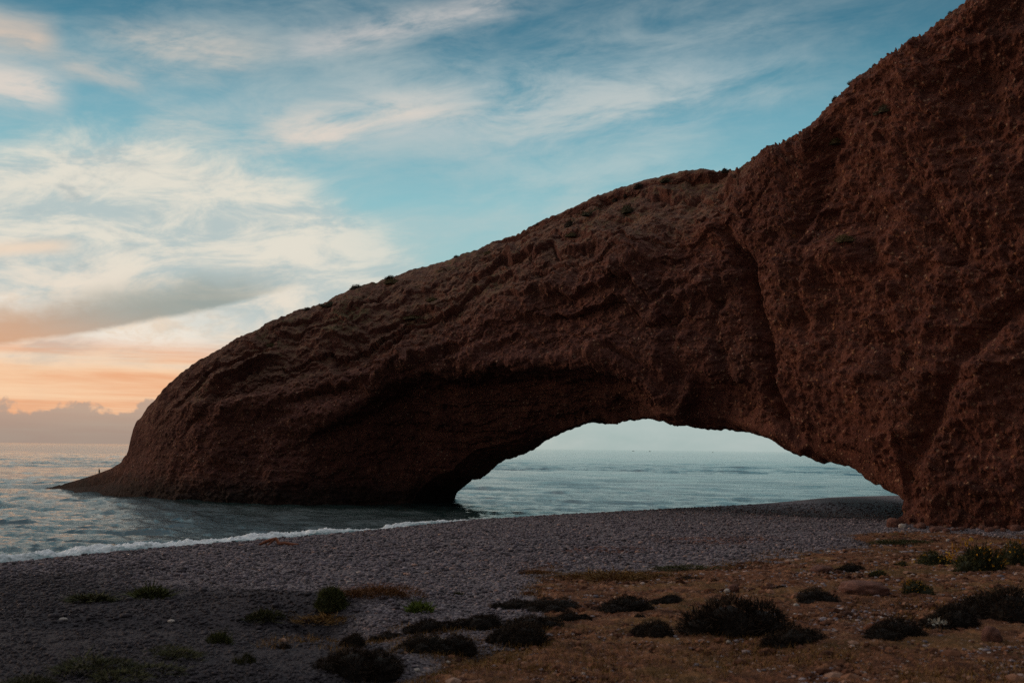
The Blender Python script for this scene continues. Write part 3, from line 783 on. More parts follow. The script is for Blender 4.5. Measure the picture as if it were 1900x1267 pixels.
# ------------------------------------------------------------------ plants, stones and small things
def leafmat(name, stops, rough=0.8):
    mt, q_, p_ = mat(name)
    q_.put(p_.inputs['Base Color'], q_.ramp(q_.attr('tone'), stops)); p_.inputs['Roughness'].default_value = rough
    p_.inputs['Specular IOR Level'].default_value = 0.2
    return mt
M_dark = leafmat('dark_shrub', [(0, (0.012, 0.009, 0.007)), (0.6, (0.030, 0.020, 0.013)), (1, (0.060, 0.036, 0.020))])
M_green = leafmat('green_shrub', [(0, (0.018, 0.022, 0.009)), (0.5, (0.062, 0.070, 0.020)), (1, (0.15, 0.155, 0.045))])
M_olive = leafmat('olive_shrub', [(0, (0.018, 0.020, 0.010)), (0.5, (0.050, 0.052, 0.018)), (1, (0.11, 0.10, 0.035))])
M_bright = leafmat('bright_leaves', [(0, (0.035, 0.055, 0.012)), (0.5, (0.11, 0.15, 0.025)), (1, (0.20, 0.24, 0.05))])
M_rust = leafmat('rust_grass', [(0, (0.05, 0.022, 0.010)), (0.5, (0.15, 0.068, 0.025)), (1, (0.28, 0.14, 0.05))])
M_gold = leafmat('gold_grass', [(0, (0.05, 0.026, 0.010)), (0.5, (0.17, 0.090, 0.028)), (1, (0.34, 0.20, 0.060))])
M_flower = leafmat('yellow_flower', [(0, (0.26, 0.12, 0.01)), (1, (0.52, 0.28, 0.02))])
M_pale = leafmat('pale_leaves', [(0, (0.18, 0.17, 0.14)), (1, (0.45, 0.43, 0.36))])
M_wood = leafmat('stem_wood', [(0, (0.05, 0.03, 0.02)), (1, (0.12, 0.075, 0.045))])

M_dark2 = leafmat('dry_dark_leaves', [(0, (0.025, 0.020, 0.014)), (1, (0.07, 0.05, 0.03))])
M_olive2 = leafmat('grey_green_leaves', [(0, (0.05, 0.045, 0.025)), (1, (0.12, 0.11, 0.06))])
M_olive3 = leafmat('straw_green_leaves', [(0, (0.08, 0.06, 0.028)), (1, (0.17, 0.14, 0.06))])
def blades(base, dirs, length, width, r):
    """thin leaf triangles: base (n,3), dirs (n,3)"""
    n = len(base)
    side = np.cross(dirs, r.normal(size=(n, 3))); side /= np.linalg.norm(side, axis=1)[:, None] + 1e-9
    L = (length * (0.6 + 0.8 * r.random(n)))[:, None]; Wd = (width * (0.6 + 0.8 * r.random(n)))[:, None]
    v = np.stack([base - side * Wd / 2, base + side * Wd / 2, base + dirs * L * 0.6 + side * Wd * 0.35, base + dirs * L], 1).reshape(-1, 3)
    k = np.arange(n)[:, None] * 4
    return v, np.concatenate([k + np.array([[0, 1, 2]]), k + np.array([[0, 2, 3]])])

def shrub_mesh(name, seed, material, n=2600, lobes=4, blade=0.17, wid=0.035, core=True, upward=0.35, spread=0.55):
    """unit plant: about radius 1 wide, 1 tall, made of many small leaves over a lumpy core"""
    r = np.random.default_rng(seed)
    cen = np.column_stack([r.uniform(-spread, spread, lobes), r.uniform(-spread, spread, lobes) * 0.8, np.zeros(lobes)]); cen[0] *= 0.2
    rad_ = r.uniform(0.30, 0.62, lobes); rad_[0] = 0.66; hh_ = rad_ * r.uniform(0.7, 1.5, lobes); hh_[0] = r.uniform(0.7, 0.95)
    V_, F_, T_ = [], [], []; o = 0
    per = np.maximum(80, (n * rad_ ** 2 / np.sum(rad_ ** 2)).astype(int))
    for c_, rr, h_, m_ in zip(cen, rad_, hh_, per):
        d = r.normal(size=(m_, 3)); d[:, 2] = np.abs(d[:, 2]); d /= np.linalg.norm(d, axis=1)[:, None]
        lump_ = 1 + 0.16 * vnoise(d * 2.6 + seed + c_, 5)
        p = c_ + d * np.array([rr, rr, h_]) * (lump_ * (0.80 + 0.20 * r.random(m_)))[:, None]
        dr_ = d + r.normal(size=(m_, 3)) * 0.45; dr_[:, 2] += upward; dr_ /= np.linalg.norm(dr_, axis=1)[:, None]
        a, b = blades(p, dr_, blade * np.where(r.random(m_) < 0.07, 2.4, 1.0) * r.uniform(0.7, 1.2), wid, r)
        V_.append(a); F_.append(b + o); o += len(a); T_.append(np.repeat(np.clip(r.random(m_) * 0.7 + 0.3 * r.random(), 0, 1), 4))
        if core:
            th = np.linspace(0, 2 * np.pi, 17)[:-1]; ph = np.linspace(0.0, np.pi / 2, 7)
            TH, PH = np.meshgrid(th, ph)
            dv = np.stack([np.cos(TH) * np.cos(PH), np.sin(TH) * np.cos(PH), np.sin(PH)], -1).reshape(-1, 3)
            q_ = c_ + dv * np.array([rr, rr, h_]) * 0.86 * (1 + 0.14 * vnoise(dv * 2.6 + seed + c_, 5))[:, None]
            q_[:, 2] -= 0.08
            gf = grid_faces(7, 16, True)
            tri = np.concatenate([gf[:, [0, 1, 2]], gf[:, [0, 2, 3]]])
            V_.append(q_); F_.append(tri + o); o += len(q_); T_.append(np.full(len(q_), 0.1))
    return np_mesh(name, np.concatenate(V_), np.concatenate(F_), material, False, {'tone': np.concatenate(T_)})

def place_plant(name, me, px_, py_, w, h, label, cat, group=None, depth=0.8, sink=0.03, hk=0.84):
    x, y, z, t = on_ground(px_, py_)
    sx_ = w / F * t / 2 / 0.95; sz_ = h / F * t * hk
    y += sx_ * depth * 0.6; x += 0.6 * sx_ * depth * x / max(y, 1)
    z = float(ground_z(np.array([x]), np.array([y]))[0])
    return obj(name, me, label, cat, group, loc=(x, y, z - sink), rz=random.uniform(-0.4, 0.4), scale=(sx_, sx_ * depth, sz_))

dark = [shrub_mesh('dark_shrub', 100 + i, M_dark, 7500, 4 + i % 4, 0.095, 0.020, True, 0.35, 0.75) for i in range(7)]
DS = 'dark cushion shrubs on the beach and soil'
DARK = [  # px, py of the foot, width, height, label
    (655, 1203, 52, 33, 'small round dark shrub on pebbles just above the largest corner shrub'),
    (660, 1272, 140, 72, 'large dark cushion shrub cut by the bottom edge of the photo'),
    (716, 1190, 58, 28, 'low dark shrub on pebbles second from the left in the cushion row'),
    (778, 1210, 78, 42, 'dark mound shrub on pebbles beside a white stone'),
    (792, 1175, 88, 34, 'flattish dark shrub behind the mound with the white stone'),
    (845, 1216, 88, 44, 'brown dark shrub where pebbles turn into red soil'),
    (888, 1170, 98, 40, 'wide dark shrub leaning against the big central cushion'),
    (968, 1202, 118, 50, 'big central dark cushion shrub on the edge of the red soil'),
    (990, 1170, 96, 40, 'dark shrub right behind the big central cushion'),
    (953, 1130, 78, 28, 'dark shrub with flat top at the far left of the back row'),
    (1018, 1134, 92, 30, 'dark spreading shrub in the back row with a greyish top'),
    (1055, 1155, 62, 28, 'small dark shrub between the central cushion and bare sand'),
    (1163, 1138, 112, 42, 'dark oval shrub alone on pale sandy soil'),
    (1240, 1122, 72, 24, 'low dark shrub touching the oval one on its right'),
    (1214, 1187, 86, 38, 'dark shrub above a patch of loose grey stones'),
    (1362, 1187, 172, 112, 'largest peaked dark shrub on the red soil'),
    (1466, 1202, 112, 60, 'dark rounded shrub leaning right against the peaked one'),
    (1512, 1120, 82, 32, 'dark dense shrub in the open soil left of a red boulder'),
    (1575, 1062, 50, 22, 'dark little mound at the edge of the upper soil'),
    (1662, 1188, 112, 50, 'dark shrub at the left end of the long shadowy hedge'),
    (1770, 1168, 130, 60, 'dark shrub in the middle of the long hedge at the right'),
    (1870, 1160, 150, 70, 'dark shrub at the right edge of the photo ending the hedge'),
    (1449, 1094, 28, 13, 'tiny dark shrub alone on orange soil'),
    (524, 1206, 24, 22, 'tiny dark tuft standing alone on grey pebbles'),
    (1185, 1150, 22, 16, 'tiny dark tuft below the oval shrub'),
    (1275, 1076, 40, 10, 'thin dark tuft on the upper soil beside pale grass'),
]
for i, (a, b, w, h, lb) in enumerate(DARK):
    place_plant('dark_shrub', dark[(i * 3) % 7], a, b, w, h, lb, 'shrub', DS)

# green, rust and yellow plants
place_plant('green_shrub', shrub_mesh('green_shrub', 201, M_green, 6000, 4, 0.11, 0.03), 610, 1142, 82, 58, 'leafy green shrub with a yellow-green top on the pebbles', 'shrub')
place_plant('bright_plant', shrub_mesh('bright_plant', 203, M_bright, 900, 4, 0.3, 0.1, False, 0.6, 0.8), 780, 1138, 54, 20, 'bright lime green seedling plant on grey pebbles', 'plant')
gr = 'flat green plants on the dark pebbles'
for k_, (a, b, w, h, lb) in enumerate([(165, 1118, 100, 15, 'long flat dark green plant mat on pebbles below the surf'), (283, 1112, 88, 24, 'grass green plant mat to the right of the long dark mat'),
        (485, 1160, 60, 22, 'ragged olive plant in the dark hollow left of the leafy shrub'), (850, 1105, 22, 9, 'tiny green plant alone on the open pebbles'),
        (412, 1196, 40, 28, 'upright grassy green tuft by the gully'), (455, 1234, 32, 24, 'small reddish olive tuft near the gully bottom')]):
    place_plant('green_plant', shrub_mesh('green_plant', 210 + k_, M_green if k_ in (1, 4) else M_olive, 900, 4, 0.34, 0.06, False, 0.8, 0.85), a, b, w, h, lb, 'plant', gr)
for k_, (a, b, w, h, lb) in enumerate([(175, 1262, 190, 66, 'broad olive bush in the dark lower left corner'), (330, 1225, 110, 40, 'faint olive bush between the corner bush and the gully'), (60, 1290, 120, 60, 'dark olive bush at the very left of the bottom edge')]):
    place_plant('olive_bush', shrub_mesh('olive_bush', 230 + k_, M_olive, 2600, 6, 0.20, 0.022, False, 0.9, 0.85), a, b, w, h, lb, 'bush', 'olive bushes in the lower left', hk=0.42)
for k_, (a, b, w, h, lb) in enumerate([(700, 1117, 130, 26, 'rusty brown dry grass patch right of the leafy green shrub'), (610, 1172, 150, 22, 'golden dry grass strip below the leafy green shrub'),
        (1160, 1078, 180, 20, 'yellowish grass patch at the upper edge of the soil'), (1280, 1062, 150, 14, 'pale green grass strip along the far soil edge'), (1010, 1066, 70, 12, 'small rusty grass patch out on the pebbles'),
        (1690, 1012, 110, 14, 'green grass strip at the foot of the cliff')]):
    place_plant('grass_patch', shrub_mesh('grass_patch', 240 + k_, [M_rust, M_gold, M_gold, M_olive, M_rust, M_olive][k_], 1900, 9, 0.30, 0.024, False, 1.0, 1.0), a, b, w, h, lb, 'grass', 'patches of dry grass', 0.5)
def yellow_bush(px_, py_, w, h, lb, seed):
    o_ = place_plant('yellow_bush', shrub_mesh('yellow_bush', seed, M_olive, 3200, 5, 0.13, 0.03, True, 0.5, 0.7), px_, py_, w, h, lb, 'bush', 'yellow flowering bushes below the cliff')
    r = np.random.default_rng(seed + 5); n_ = int(60 + w * 1.6)
    d = r.normal(size=(n_, 3)); d[:, 2] = np.abs(d[:, 2]) + 0.1; d /= np.linalg.norm(d, axis=1)[:, None]
    cl = np.floor(d * 2.2); keep = _hash(*(cl[:, i].astype(np.int64) for i in range(3)), seed) > 0.40
    d = d[keep]; p = d * np.array([0.92, 0.92, 0.98]) * (0.85 + 0.25 * r.random(len(d)))[:, None]
    a, b = blades(p, d + r.normal(size=d.shape) * 0.5, 0.075, 0.065, r)
    obj('flowers', np_mesh('flowers', a, b, M_flower, False, {'tone': np.repeat(r.random(len(d)), 4)}), parent=o_, kind='stuff')
for k_, (a, b, w, h, lb) in enumerate([(1812, 1060, 105, 62, 'biggest yellow flowering bush below the dark cliff foot'), (1885, 1050, 60, 50, 'yellow flowering bush cut by the right edge'),
        (1692, 1106, 60, 34, 'small yellow flowering bush right of the red boulder'), (1632, 1070, 44, 18, 'low orange-yellow bush left of the flowering group'), (1675, 1052, 26, 16, 'tiny yellow bush with one flower head'), (1730, 1050, 70, 30, 'brownish yellow bush left of the biggest flowering one')]):
    yellow_bush(a, b, w, h, lb, 260 + k_)

# a thin pale plant on a bare stem
x, y, z, t = on_ground(1746, 1176)
r = np.random.default_rng(5)
pt = obj('pale_plant', None, 'thin plant with a white flat top before the dark hedge', 'plant', loc=(x, y, z))
def tube(pts, radii, seg=8):
    pts = np.asarray(pts, float); V_ = []
    for i in range(len(pts)):
        d = pts[min(i + 1, len(pts) - 1)] - pts[max(i - 1, 0)]; d /= np.linalg.norm(d) + 1e-9
        a = np.cross(d, [0.31, 0.52, 0.79]); a /= np.linalg.norm(a); b = np.cross(d, a)
        for k_ in range(seg):
            th = 2 * math.pi * k_ / seg; V_.append(pts[i] + radii[i] * (a * math.cos(th) + b * math.sin(th)))
    fc_ = grid_faces(len(pts), seg, True)
    return np.array(V_), np.concatenate([fc_[:, [0, 1, 2]], fc_[:, [0, 2, 3]]])
a, b = tube([(0, 0, -0.03), (0.02, 0, 0.12), (0.0, 0.01, 0.26)], [0.022, 0.016, 0.01])
obj('stem', np_mesh('stem', a, b, M_wood, True, {'tone': np.full(len(a), 0.3)}), parent=pt)
q_ = r.normal(size=(70, 3)) * np.array([0.13, 0.10, 0.035]) + [-0.04, 0, 0.30]
a, b = blades(q_, r.normal(size=(70, 3)) * 0.6 + [0, 0, 0.4], 0.09, 0.05, r)
obj('leaves', np_mesh('leaves', a, b, M_pale, False, {'tone': np.repeat(r.random(70), 4)}), parent=pt)

# shrubs on the ridge and the upper slope
ridge = [shrub_mesh('ridge_shrub', 300 + i, [M_dark2, M_olive2, M_olive3][i], 1100, 4, 0.16, 0.05, True, 0.3, 0.9) for i in range(3)]
RS = 'shrubs on the arch and the cliff'
RIDGE = [(572, 574, 20, 7, 0, 'low dark shrub on the skyline of the lower arch ridge'), (660, 535, 34, 12, 0, 'long dark shrub on the arch skyline, first of the middle pair'),
    (725, 514, 26, 9, 0, 'dark shrub on the arch skyline, upper of the middle pair'), (848, 477, 14, 6, 0, 'tiny dark shrub on the mid ridge skyline'), (998, 415, 14, 5, 0, 'tiny dark shrub high on the ridge before the hump'),
    (1188, 346, 26, 11, 0, 'dark shrub on the skyline of the hump'), (1345, 319, 18, 9, 0, 'small dark shrub in the notch between hump and headland'), (1550, 184, 14, 11, 0, 'small round shrub sticking out of the headland skyline'),
    (1690, 76, 18, 9, 0, 'dark shrub on the upper headland skyline'), (1762, 27, 14, 10, 0, 'small shrub near the top of the headland skyline'), (1620, 122, 8, 7, 0, 'tiny shrub midway on the headland skyline'), (1585, 152, 24, 9, 1, 'olive shrub on the headland skyline below a bend'),
    (1165, 392, 30, 16, 1, 'grey green shrub on the hump slope, largest there'), (1105, 398, 36, 14, 1, 'spreading green shrub left of the largest hump shrub'), (1056, 418, 22, 14, 0, 'dark round shrub on the left of the hump slope'),
    (1140, 372, 14, 8, 0, 'small dark shrub high on the hump slope'), (1160, 363, 9, 6, 0, 'tiny dark shrub beneath the hump skyline'), (1238, 335, 24, 9, 1, 'green shrub right under the top of the hump'), (1205, 352, 26, 9, 2, 'flat olive shrub under the hump skyline shrub'),
    (1062, 436, 22, 9, 2, 'flat olive shrub below the dark round one'), (730, 524, 30, 12, 2, 'olive shrub under the upper skyline pair'), (800, 556, 30, 9, 2, 'olive shrub on the mid slope bench'), (770, 588, 36, 9, 2, 'olive shrub strip on the long diagonal bench'),
    (612, 566, 24, 9, 1, 'green shrub below the lower ridge skyline'), (905, 470, 24, 8, 2, 'olive shrub just below the ridge line before the hump'), (505, 640, 22, 7, 2, 'small olive shrub on the seaward slope'),
    (1500, 262, 26, 10, 1, 'green shrub at the headland edge above the notch'), (1555, 262, 26, 16, 2, 'olive shrub in the upper headland face'), (1455, 300, 24, 14, 2, 'olive shrub in the gully above the crevice'), (1560, 445, 40, 18, 2, 'olive shrub on the headland ledge above the cobble wall'),
    (1640, 205, 30, 14, 1, 'green shrub on the steep upper headland')]
for i, (a, b, w, h, mi, lb) in enumerate(RIDGE):
    p, dpt = on_rock(a, b)
    obj('ridge_shrub', ridge[mi], lb, 'shrub', RS, loc=(p[0], p[1], p[2] - 0.22), rz=random.uniform(0, 6), scale=(w / F * dpt / 1.9, w / F * dpt / 1.9, h / F * dpt * 0.85 + 0.15))

# pebbles, grass and twigs nobody could count
def ico(sub):
    t_ = (1 + 5 ** 0.5) / 2
    v = np.array([(-1, t_, 0), (1, t_, 0), (-1, -t_, 0), (1, -t_, 0), (0, -1, t_), (0, 1, t_), (0, -1, -t_), (0, 1, -t_), (t_, 0, -1), (t_, 0, 1), (-t_, 0, -1), (-t_, 0, 1)], float)
    v /= np.linalg.norm(v[0])
    f = [(0, 11, 5), (0, 5, 1), (0, 1, 7), (0, 7, 10), (0, 10, 11), (1, 5, 9), (5, 11, 4), (11, 10, 2), (10, 7, 6), (7, 1, 8), (3, 9, 4), (3, 4, 2), (3, 2, 6), (3, 6, 8), (3, 8, 9), (4, 9, 5), (2, 4, 11), (6, 2, 10), (8, 6, 7), (9, 8, 1)]
    v = list(map(tuple, v))
    for _ in range(sub):
        mid = {}; nf = []
        def mp(a, b):
            k_ = (min(a, b), max(a, b))
            if k_ not in mid:
                q_ = np.array(v[a]) + np.array(v[b]); v.append(tuple(q_ / np.linalg.norm(q_))); mid[k_] = len(v) - 1
            return mid[k_]
        for a, b, c in f:
            ab, bc, ca = mp(a, b), mp(b, c), mp(c, a); nf += [(a, ab, ca), (b, bc, ab), (c, ca, bc), (ab, bc, ca)]
        f = nf
    return np.array(v), np.array(f)
sm_, sg_, sp_ = mat('stone')
co = V(sg_, sg_.n('ShaderNodeTexCoord').outputs['Object'])
sc_ = sg_.ramp(sg_.attr('tone'), [(0.0, (0.035, 0.030, 0.034)), (0.2, (0.085, 0.072, 0.080)), (0.5, (0.174, 0.147, 0.168)), (0.8, (0.30, 0.25, 0.255)), (0.92, (0.36, 0.22, 0.17)), (1.0, (0.52, 0.46, 0.42))])
sg_.put(sp_.inputs['Base Color'], sg_.mix(0.35, sc_, sg_.mix(1.0, sc_, sg_.noise(co, 14, 4, 0.6, color=False) * 1.6, 'MULTIPLY'))); sp_.inputs['Roughness'].default_value = 0.85; sp_.inputs['Specular IOR Level'].default_value = 0.2
pr = np.random.default_rng(77)
n_ = 230000
th = np.radians(pr.uniform(-33, 33, n_)); rr = 17 * np.exp(pr.random(n_) * math.log(120 / 17.0))
qx, qy = rr * np.sin(th), rr * np.cos(th)
ds = shore_d(qx, qy); so = soil_mask(qx, qy)
clus = fbm(np.stack([qx, qy, qx * 0], -1), 0.45, 3, 0.6, 120)
keep = (ds > -1.5) & (pr.random(n_) < np.where(so > 0.5, np.where(clus > 0.18, 0.4, 0.10), 0.9))
qx, qy, rr, so = qx[keep], qy[keep], rr[keep], so[keep]; n_ = len(qx)
qz = ground_z(qx, qy)
size = np.exp(pr.normal(math.log(0.030), 0.45, n_)) * np.clip(rr / 32, 0.9, 1.7); size = np.minimum(size, 0.16)
iv, if_ = ico(0)
sc3 = size[:, None] * np.column_stack([pr.uniform(0.9, 1.5, n_), pr.uniform(0.8, 1.1, n_), pr.uniform(0.45, 0.8, n_)])
az_ = pr.uniform(0, 6.28, n_); ca, sa = np.cos(az_), np.sin(az_)
vv = iv[None] * sc3[:, None] * pr.uniform(0.82, 1.12, (n_, 12, 1))
vx = vv[..., 0] * ca[:, None] - vv[..., 1] * sa[:, None]; vy = vv[..., 0] * sa[:, None] + vv[..., 1] * ca[:, None]
vv = np.stack([vx + qx[:, None], vy + qy[:, None], vv[..., 2] + (qz + size * 0.25)[:, None]], -1).reshape(-1, 3)
ff = (if_[None] + (np.arange(n_) * 12)[:, None, None]).reshape(-1, 3)
dk = np.zeros(n_)
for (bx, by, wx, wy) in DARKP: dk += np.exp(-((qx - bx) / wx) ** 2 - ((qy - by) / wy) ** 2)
dk = np.clip(dk + 1.1 * np.exp(-(((qx - hx) / 4.8) ** 2 + ((qy - hy) / 19.0) ** 2) ** 2) + 0.35 * fbm(np.stack([qx, qy, qx * 0], -1), 0.5, 3, 0.6, 140), 0, 1)  # pebbles also take the painted arch-foot shadow and corner vignette
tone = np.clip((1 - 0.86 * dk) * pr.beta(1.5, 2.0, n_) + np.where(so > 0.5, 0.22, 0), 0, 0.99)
obj('pebbles', np_mesh('pebbles', vv, ff, sm_, True, {'tone': np.repeat(tone, 12)}), kind='stuff')

n_ = 260000
th = np.radians(pr.uniform(-32, 33, n_)); rr = 17 * np.exp(pr.random(n_) * math.log(75 / 17.0))
qx, qy = rr * np.sin(th), rr * np.cos(th); so = soil_mask(qx, qy)
cl = fbm(np.stack([qx, qy, qx * 0], -1), 0.30, 4, 0.6, 131) + 0.5 * fbm(np.stack([qx, qy, qx * 0], -1), 1.7, 2, 0.6, 137)
cl = cl + 0.45 * (so > 0.12) * (so < 0.9)
keep = (so > 0.12) & (pr.random(n_) < ss(-0.15, 0.45, cl))
qx, qy, rr, cl = qx[keep], qy[keep], rr[keep], cl[keep]; n_ = len(qx)
bp = np.column_stack([qx, qy, ground_z(qx, qy) - 0.01])
bd = pr.normal(size=(n_, 3)) * 0.55 + [0, 0, 0.8]; bd /= np.linalg.norm(bd, axis=1)[:, None]
a, b = blades(bp, bd, 0.19, 0.017, pr)
obj('dry_grass', np_mesh('dry_grass', a, b, M_gold, False, {'tone': np.repeat(np.clip(pr.random(n_) * 0.8 + cl * 0.2, 0, 1), 4)}), kind='stuff')

n_ = 60000
th = np.radians(pr.uniform(-30, 33, n_)); rr = 17 * np.exp(pr.random(n_) * math.log(75 / 17.0))
qx, qy = rr * np.sin(th), rr * np.cos(th); so = soil_mask(qx, qy)
keep = so > 0.3 + 0.4 * pr.random(n_); qx, qy, rr = qx[keep], qy[keep], rr[keep]; n_ = len(qx)
size = np.minimum(np.exp(pr.normal(math.log(0.035), 0.55, n_)) * np.clip(rr / 32, 0.9, 1.6), 0.17)
vv = iv[None] * (size[:, None] * np.column_stack([pr.uniform(0.9, 1.6, n_), pr.uniform(0.8, 1.2, n_), pr.uniform(0.5, 0.9, n_)]))[:, None] * pr.uniform(0.7, 1.2, (n_, 12, 1))
vv = np.stack([vv[..., 0] + qx[:, None], vv[..., 1] + qy[:, None], vv[..., 2] + (ground_z(qx, qy) + size * 0.2)[:, None]], -1).reshape(-1, 3)
M_clod = leafmat('soil_clod', [(0, (0.040, 0.016, 0.010)), (0.5, (0.13, 0.053, 0.028)), (0.85, (0.23, 0.10, 0.052)), (1, (0.30, 0.19, 0.14))], 0.95)
obj('soil_clods', np_mesh('soil_clods', vv, (if_[None] + (np.arange(n_) * 12)[:, None, None]).reshape(-1, 3), M_clod, False, {'tone': np.repeat(pr.random(n_), 12)}), kind='stuff')

# single stones and boulders
bvb, bfb = ico(3)
bm_, bg_, bp_ = mat('red_boulder')
co = V(bg_, bg_.n('ShaderNodeTexCoord').outputs['Object'])
bg_.put(bp_.inputs['Base Color'], bg_.ramp(bg_.noise(co, 3.0, 6, 0.65), [(0.35, (0.085, 0.034, 0.024)), (0.6, (0.18, 0.075, 0.05)), (0.75, (0.27, 0.14, 0.10))])); bp_.inputs['Roughness'].default_value = 0.95
bg_.put(bp_.inputs['Normal'], bg_.bump(bg_.noise(co, 8.0, 5, 0.7), 0.8, 0.1))
gm2, g2, p2 = mat('pale_stone')
co = V(g2, g2.n('ShaderNodeTexCoord').outputs['Object'])
g2.put(p2.inputs['Base Color'], g2.ramp(g2.noise(co, 2.5, 5, 0.6), [(0.3, (0.22, 0.19, 0.17)), (0.7, (0.46, 0.40, 0.35))])); p2.inputs['Roughness'].default_value = 0.8
def rock_mesh(name, seed, material, rgh=0.25):
    v = bvb.copy(); r_ = 1 + rgh * fbm(v * 1.0 + seed * 3.7, 1.1, 4, 0.5, seed) + 0.12 * fbm(v + seed, 2.4, 2, 0.5, seed + 3, True)
    v = v * r_[:, None]; v = np.sign(v) * np.abs(v) ** 0.92
    return np_mesh(name, v, bfb, material)
BS = 'boulders and single stones'
for k_, (a, b, w, h, mt_, lb) in enumerate([
        (1612, 1106, 84, 30, bm_, 'long low dark red boulder between shrub and flowering bushes'), (1660, 978, 22, 20, bm_, 'dark boulder at the left corner of the cliff foot'), (1676, 980, 17, 13, gm2, 'tan boulder beside the dark one at the cliff foot'),
        (1528, 1062, 38, 14, bm_, 'flat reddish rock at the left end of the little mound'), (1845, 1196, 30, 34, bm_, 'upright tan red rock under the hedge at the right'), (1362, 1100, 20, 18, bm_, 'dark rounded rock above the peaked shrub'),
        (1350, 1100, 13, 12, gm2, 'grey round stone touching the dark rounded rock'), (1331, 1119, 12, 10, gm2, 'bright white stone above the left shoulder of the peaked shrub'), (818, 1188, 13, 9, gm2, 'white stone between two dark mounds'),
        (774, 1248, 15, 9, gm2, 'grey white flat stone on the red soil by the corner shrub'), (832, 1232, 12, 8, gm2, 'pale stone on red soil below the brown shrub'), (1258, 1190, 10, 8, gm2, 'small pale stone right of the shrub over loose stones'),
        (1478, 1126, 13, 9, gm2, 'pale stone at the left foot of the dense shrub'), (1828, 1230, 8, 7, gm2, 'tiny white stone on the lower right soil'), (1303, 1152, 15, 11, bm_, 'brown rock left of the peaked shrub'),
        (1744, 985, 26, 9, bm_, 'flat dark rock on scree below the cliff'), (1760, 1004, 9, 6, gm2, 'pale stone on the scree below the cliff'), (1352, 1194, 10, 8, gm2, 'small pale pebble stone at the foot of the peaked shrub'),
        (115, 1152, 18, 8, gm2, 'grey stone on the dark pebbles at the left'), (317, 1156, 16, 8, gm2, 'grey stone on dark pebbles near the hollow')]):
    x, y, z, t = on_ground(a, b)
    if mt_ is gm2: w *= 0.75; h *= 0.75
    s_ = w / F * t / 2
    obj('boulder' if w > 18 else 'stone', rock_mesh('boulder', 400 + k_, mt_), lb, 'rock', BS, loc=(x, y + s_ * 0.6, z + h / F * t * 0.22), rz=random.uniform(-0.5, 0.5), scale=(s_, s_ * 0.8, h / F * t * 0.55))

tr = np.random.default_rng(31)
for k_ in range(16):
    a = 1700 + k_ * 13.5 + tr.uniform(-5, 5); bq_ = 976 + tr.uniform(2, 12)
    x, y, z, t = on_ground(a, bq_); w = tr.uniform(7, 17); s_ = w / F * t / 2
    obj('fallen_rock', rock_mesh('fallen_rock', 500 + k_, bm_), 'rust brown fallen rock in the scree along the foot of the right cliff', 'rock', 'fallen rocks along the cliff foot',
        loc=(x, y, z + s_ * 0.3), rz=tr.uniform(0, 6), scale=(s_, s_ * tr.uniform(0.6, 1.0), s_ * tr.uniform(0.5, 0.9)))

# driftwood by the surf
x, y, z, t = on_ground(512, 1013)
dwm = leafmat('driftwood', [(0, (0.16, 0.055, 0.03)), (1, (0.26, 0.10, 0.055))])
dw = obj('driftwood', None, 'reddish driftwood lying on the pebbles next to the surf', 'driftwood', loc=(x, y, z))
k1 = t / F
for nm, pts, rd in [('branch', [(-30, 0, 2), (-22, 4, 6), (-12, 6, 10), (-2, 5, 13), (6, 3, 3)], [2.2, 2.6, 3.0, 3.2, 2.6]), ('branch', [(2, 0, 3), (14, 3, 5), (26, 4, 3), (40, 2, 3)], [3.2, 3.6, 3.2, 2.0]), ('twig', [(-4, 4, 12), (-12, 2, 4), (-16, -2, 1)], [2.0, 1.6, 1.0])]:
    a, b = tube(np.array(pts) * k1, np.array(rd) * k1)
    obj(nm, np_mesh(nm, a, b, dwm, True, {'tone': np.linspace(0.2, 0.9, len(a))}), parent=dw)

# a seabird on the low point
p, dpt = on_rock(183, 874)
ks = dpt / F
bme = bpy.data.meshes.new('seabird')
bv = [(0, 0, 0.30), (-0.02, 0, 0.20), (-0.10, 0, 0.05), (0.02, 0, 0.42), (0.03, 0, 0.52), (0.03, 0, 0.58), (0.10, 0, 0.585), (0.02, 0.04, 0.12), (0.02, 0.04, 0.0), (0.02, -0.04, 0.12), (0.02, -0.04, 0.0)]
be = [(0, 1), (1, 2), (0, 3), (3, 4), (4, 5), (5, 6), (1, 7), (7, 8), (1, 9), (9, 10)]
bme.from_pydata(bv, be, [])
bird = obj('seabird', bme, 'small dark bird standing on the low rock point', 'bird', loc=(p[0], p[1], p[2] - 0.05), rz=2.6, scale=(1.2, 1.2, 1.2))
md = bird.modifiers.new('skin', 'SKIN'); md.use_smooth_shade = True
for i, rd in enumerate([0.10, 0.085, 0.02, 0.06, 0.032, 0.04, 0.010, 0.02, 0.015, 0.02, 0.015]):
    bme.skin_vertices[0].data[i].radius = (rd, rd)
bme.skin_vertices[0].data[0].use_root = True
md = bird.modifiers.new('subdivision', 'SUBSURF'); md.levels = 2; md.render_levels = 2
bdm, bq, bpn = mat('dark_plumage'); bq.put(bpn.inputs['Base Color'], (0.02, 0.02, 0.022)); bme.materials.append(bdm)

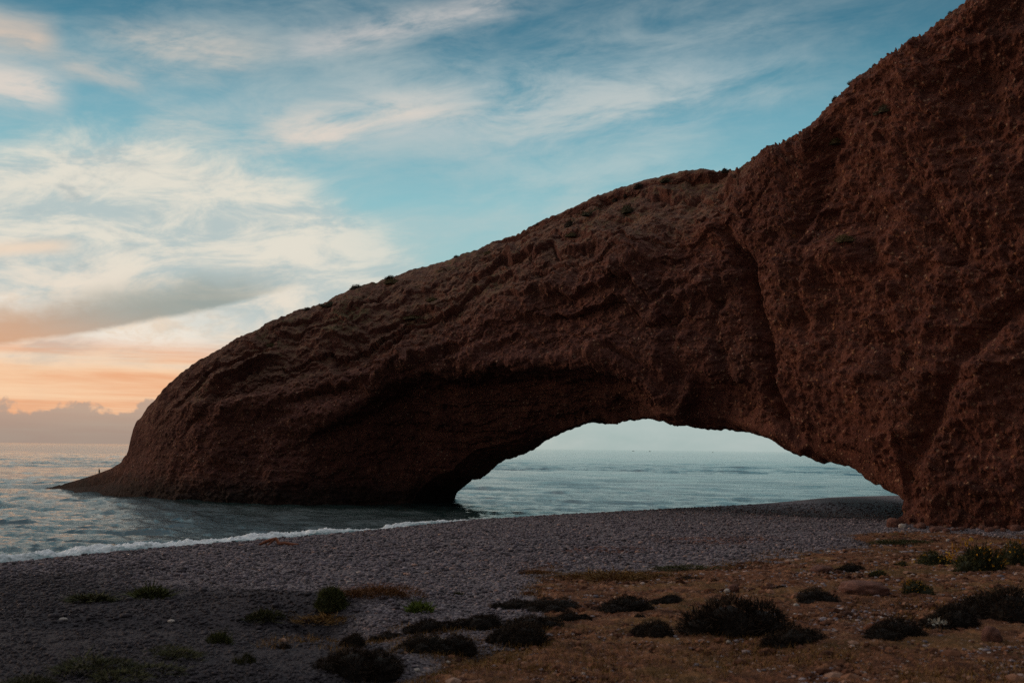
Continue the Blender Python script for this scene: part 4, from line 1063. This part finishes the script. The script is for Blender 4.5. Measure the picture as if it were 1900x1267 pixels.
# boats far out
hm, hq, hp = mat('boat_hull'); hq.put(hp.inputs['Base Color'], (0.05, 0.07, 0.09)); hp.inputs['Roughness'].default_value = 0.5
cm_, cq, cpn = mat('boat_cabin'); cq.put(cpn.inputs['Base Color'], (0.22, 0.24, 0.25))
import bmesh
def boat(px_, dist, L, lb):
    d = pdir(px_, 834); az = math.atan2(d[0], d[1])
    b_ = obj('boat', None, lb, 'boat', 'boats on the horizon', loc=(math.sin(az) * dist, math.cos(az) * dist, 0), rz=random.uniform(-0.5, 0.5))
    st_ = np.linspace(-1, 1, 15); V_ = []
    for s_ in st_:
        w_ = 0.16 * L * max(0.02, 1 - max(0, s_) ** 2.2) * (0.8 + 0.2 * (s_ > -0.9)); h_ = 0.11 * L * (1 + 0.5 * max(0, s_) ** 2)
        for c_ in ((-1, h_), (-0.75, 0.02 * L), (0, -0.04 * L), (0.75, 0.02 * L), (1, h_)):
            V_.append((s_ * L / 2, c_[0] * w_, c_[1]))
    V_ = np.array(V_); fh = grid_faces(15, 5, True)
    obj('hull', np_mesh('hull', V_, fh, hm, False), parent=b_)
    bmm = bmesh.new(); bmesh.ops.create_cube(bmm, size=1.0)
    bmesh.ops.scale(bmm, vec=(0.26 * L, 0.2 * L, 0.2 * L), verts=bmm.verts); bmesh.ops.translate(bmm, vec=(-0.12 * L, 0, 0.2 * L), verts=bmm.verts)
    bmesh.ops.bevel(bmm, geom=bmm.edges[:], offset=0.02 * L, segments=2, affect='EDGES')
    m_ = bpy.data.meshes.new('cabin'); bmm.to_mesh(m_); bmm.free(); m_.materials.append(cm_); obj('cabin', m_, parent=b_)
    a, b = tube([(0.05 * L, 0, 0.05 * L), (0.05 * L, 0, 0.62 * L)], [0.02 * L, 0.012 * L]); obj('mast', np_mesh('mast', a, b, hm), parent=b_)
boat(1175, 5600, 12, 'leftmost of the three distant boats seen under the arch')
boat(1206, 5600, 12, 'middle one of the three distant boats under the arch')
boat(1323, 4800, 9, 'rightmost distant boat under the arch, standing apart')
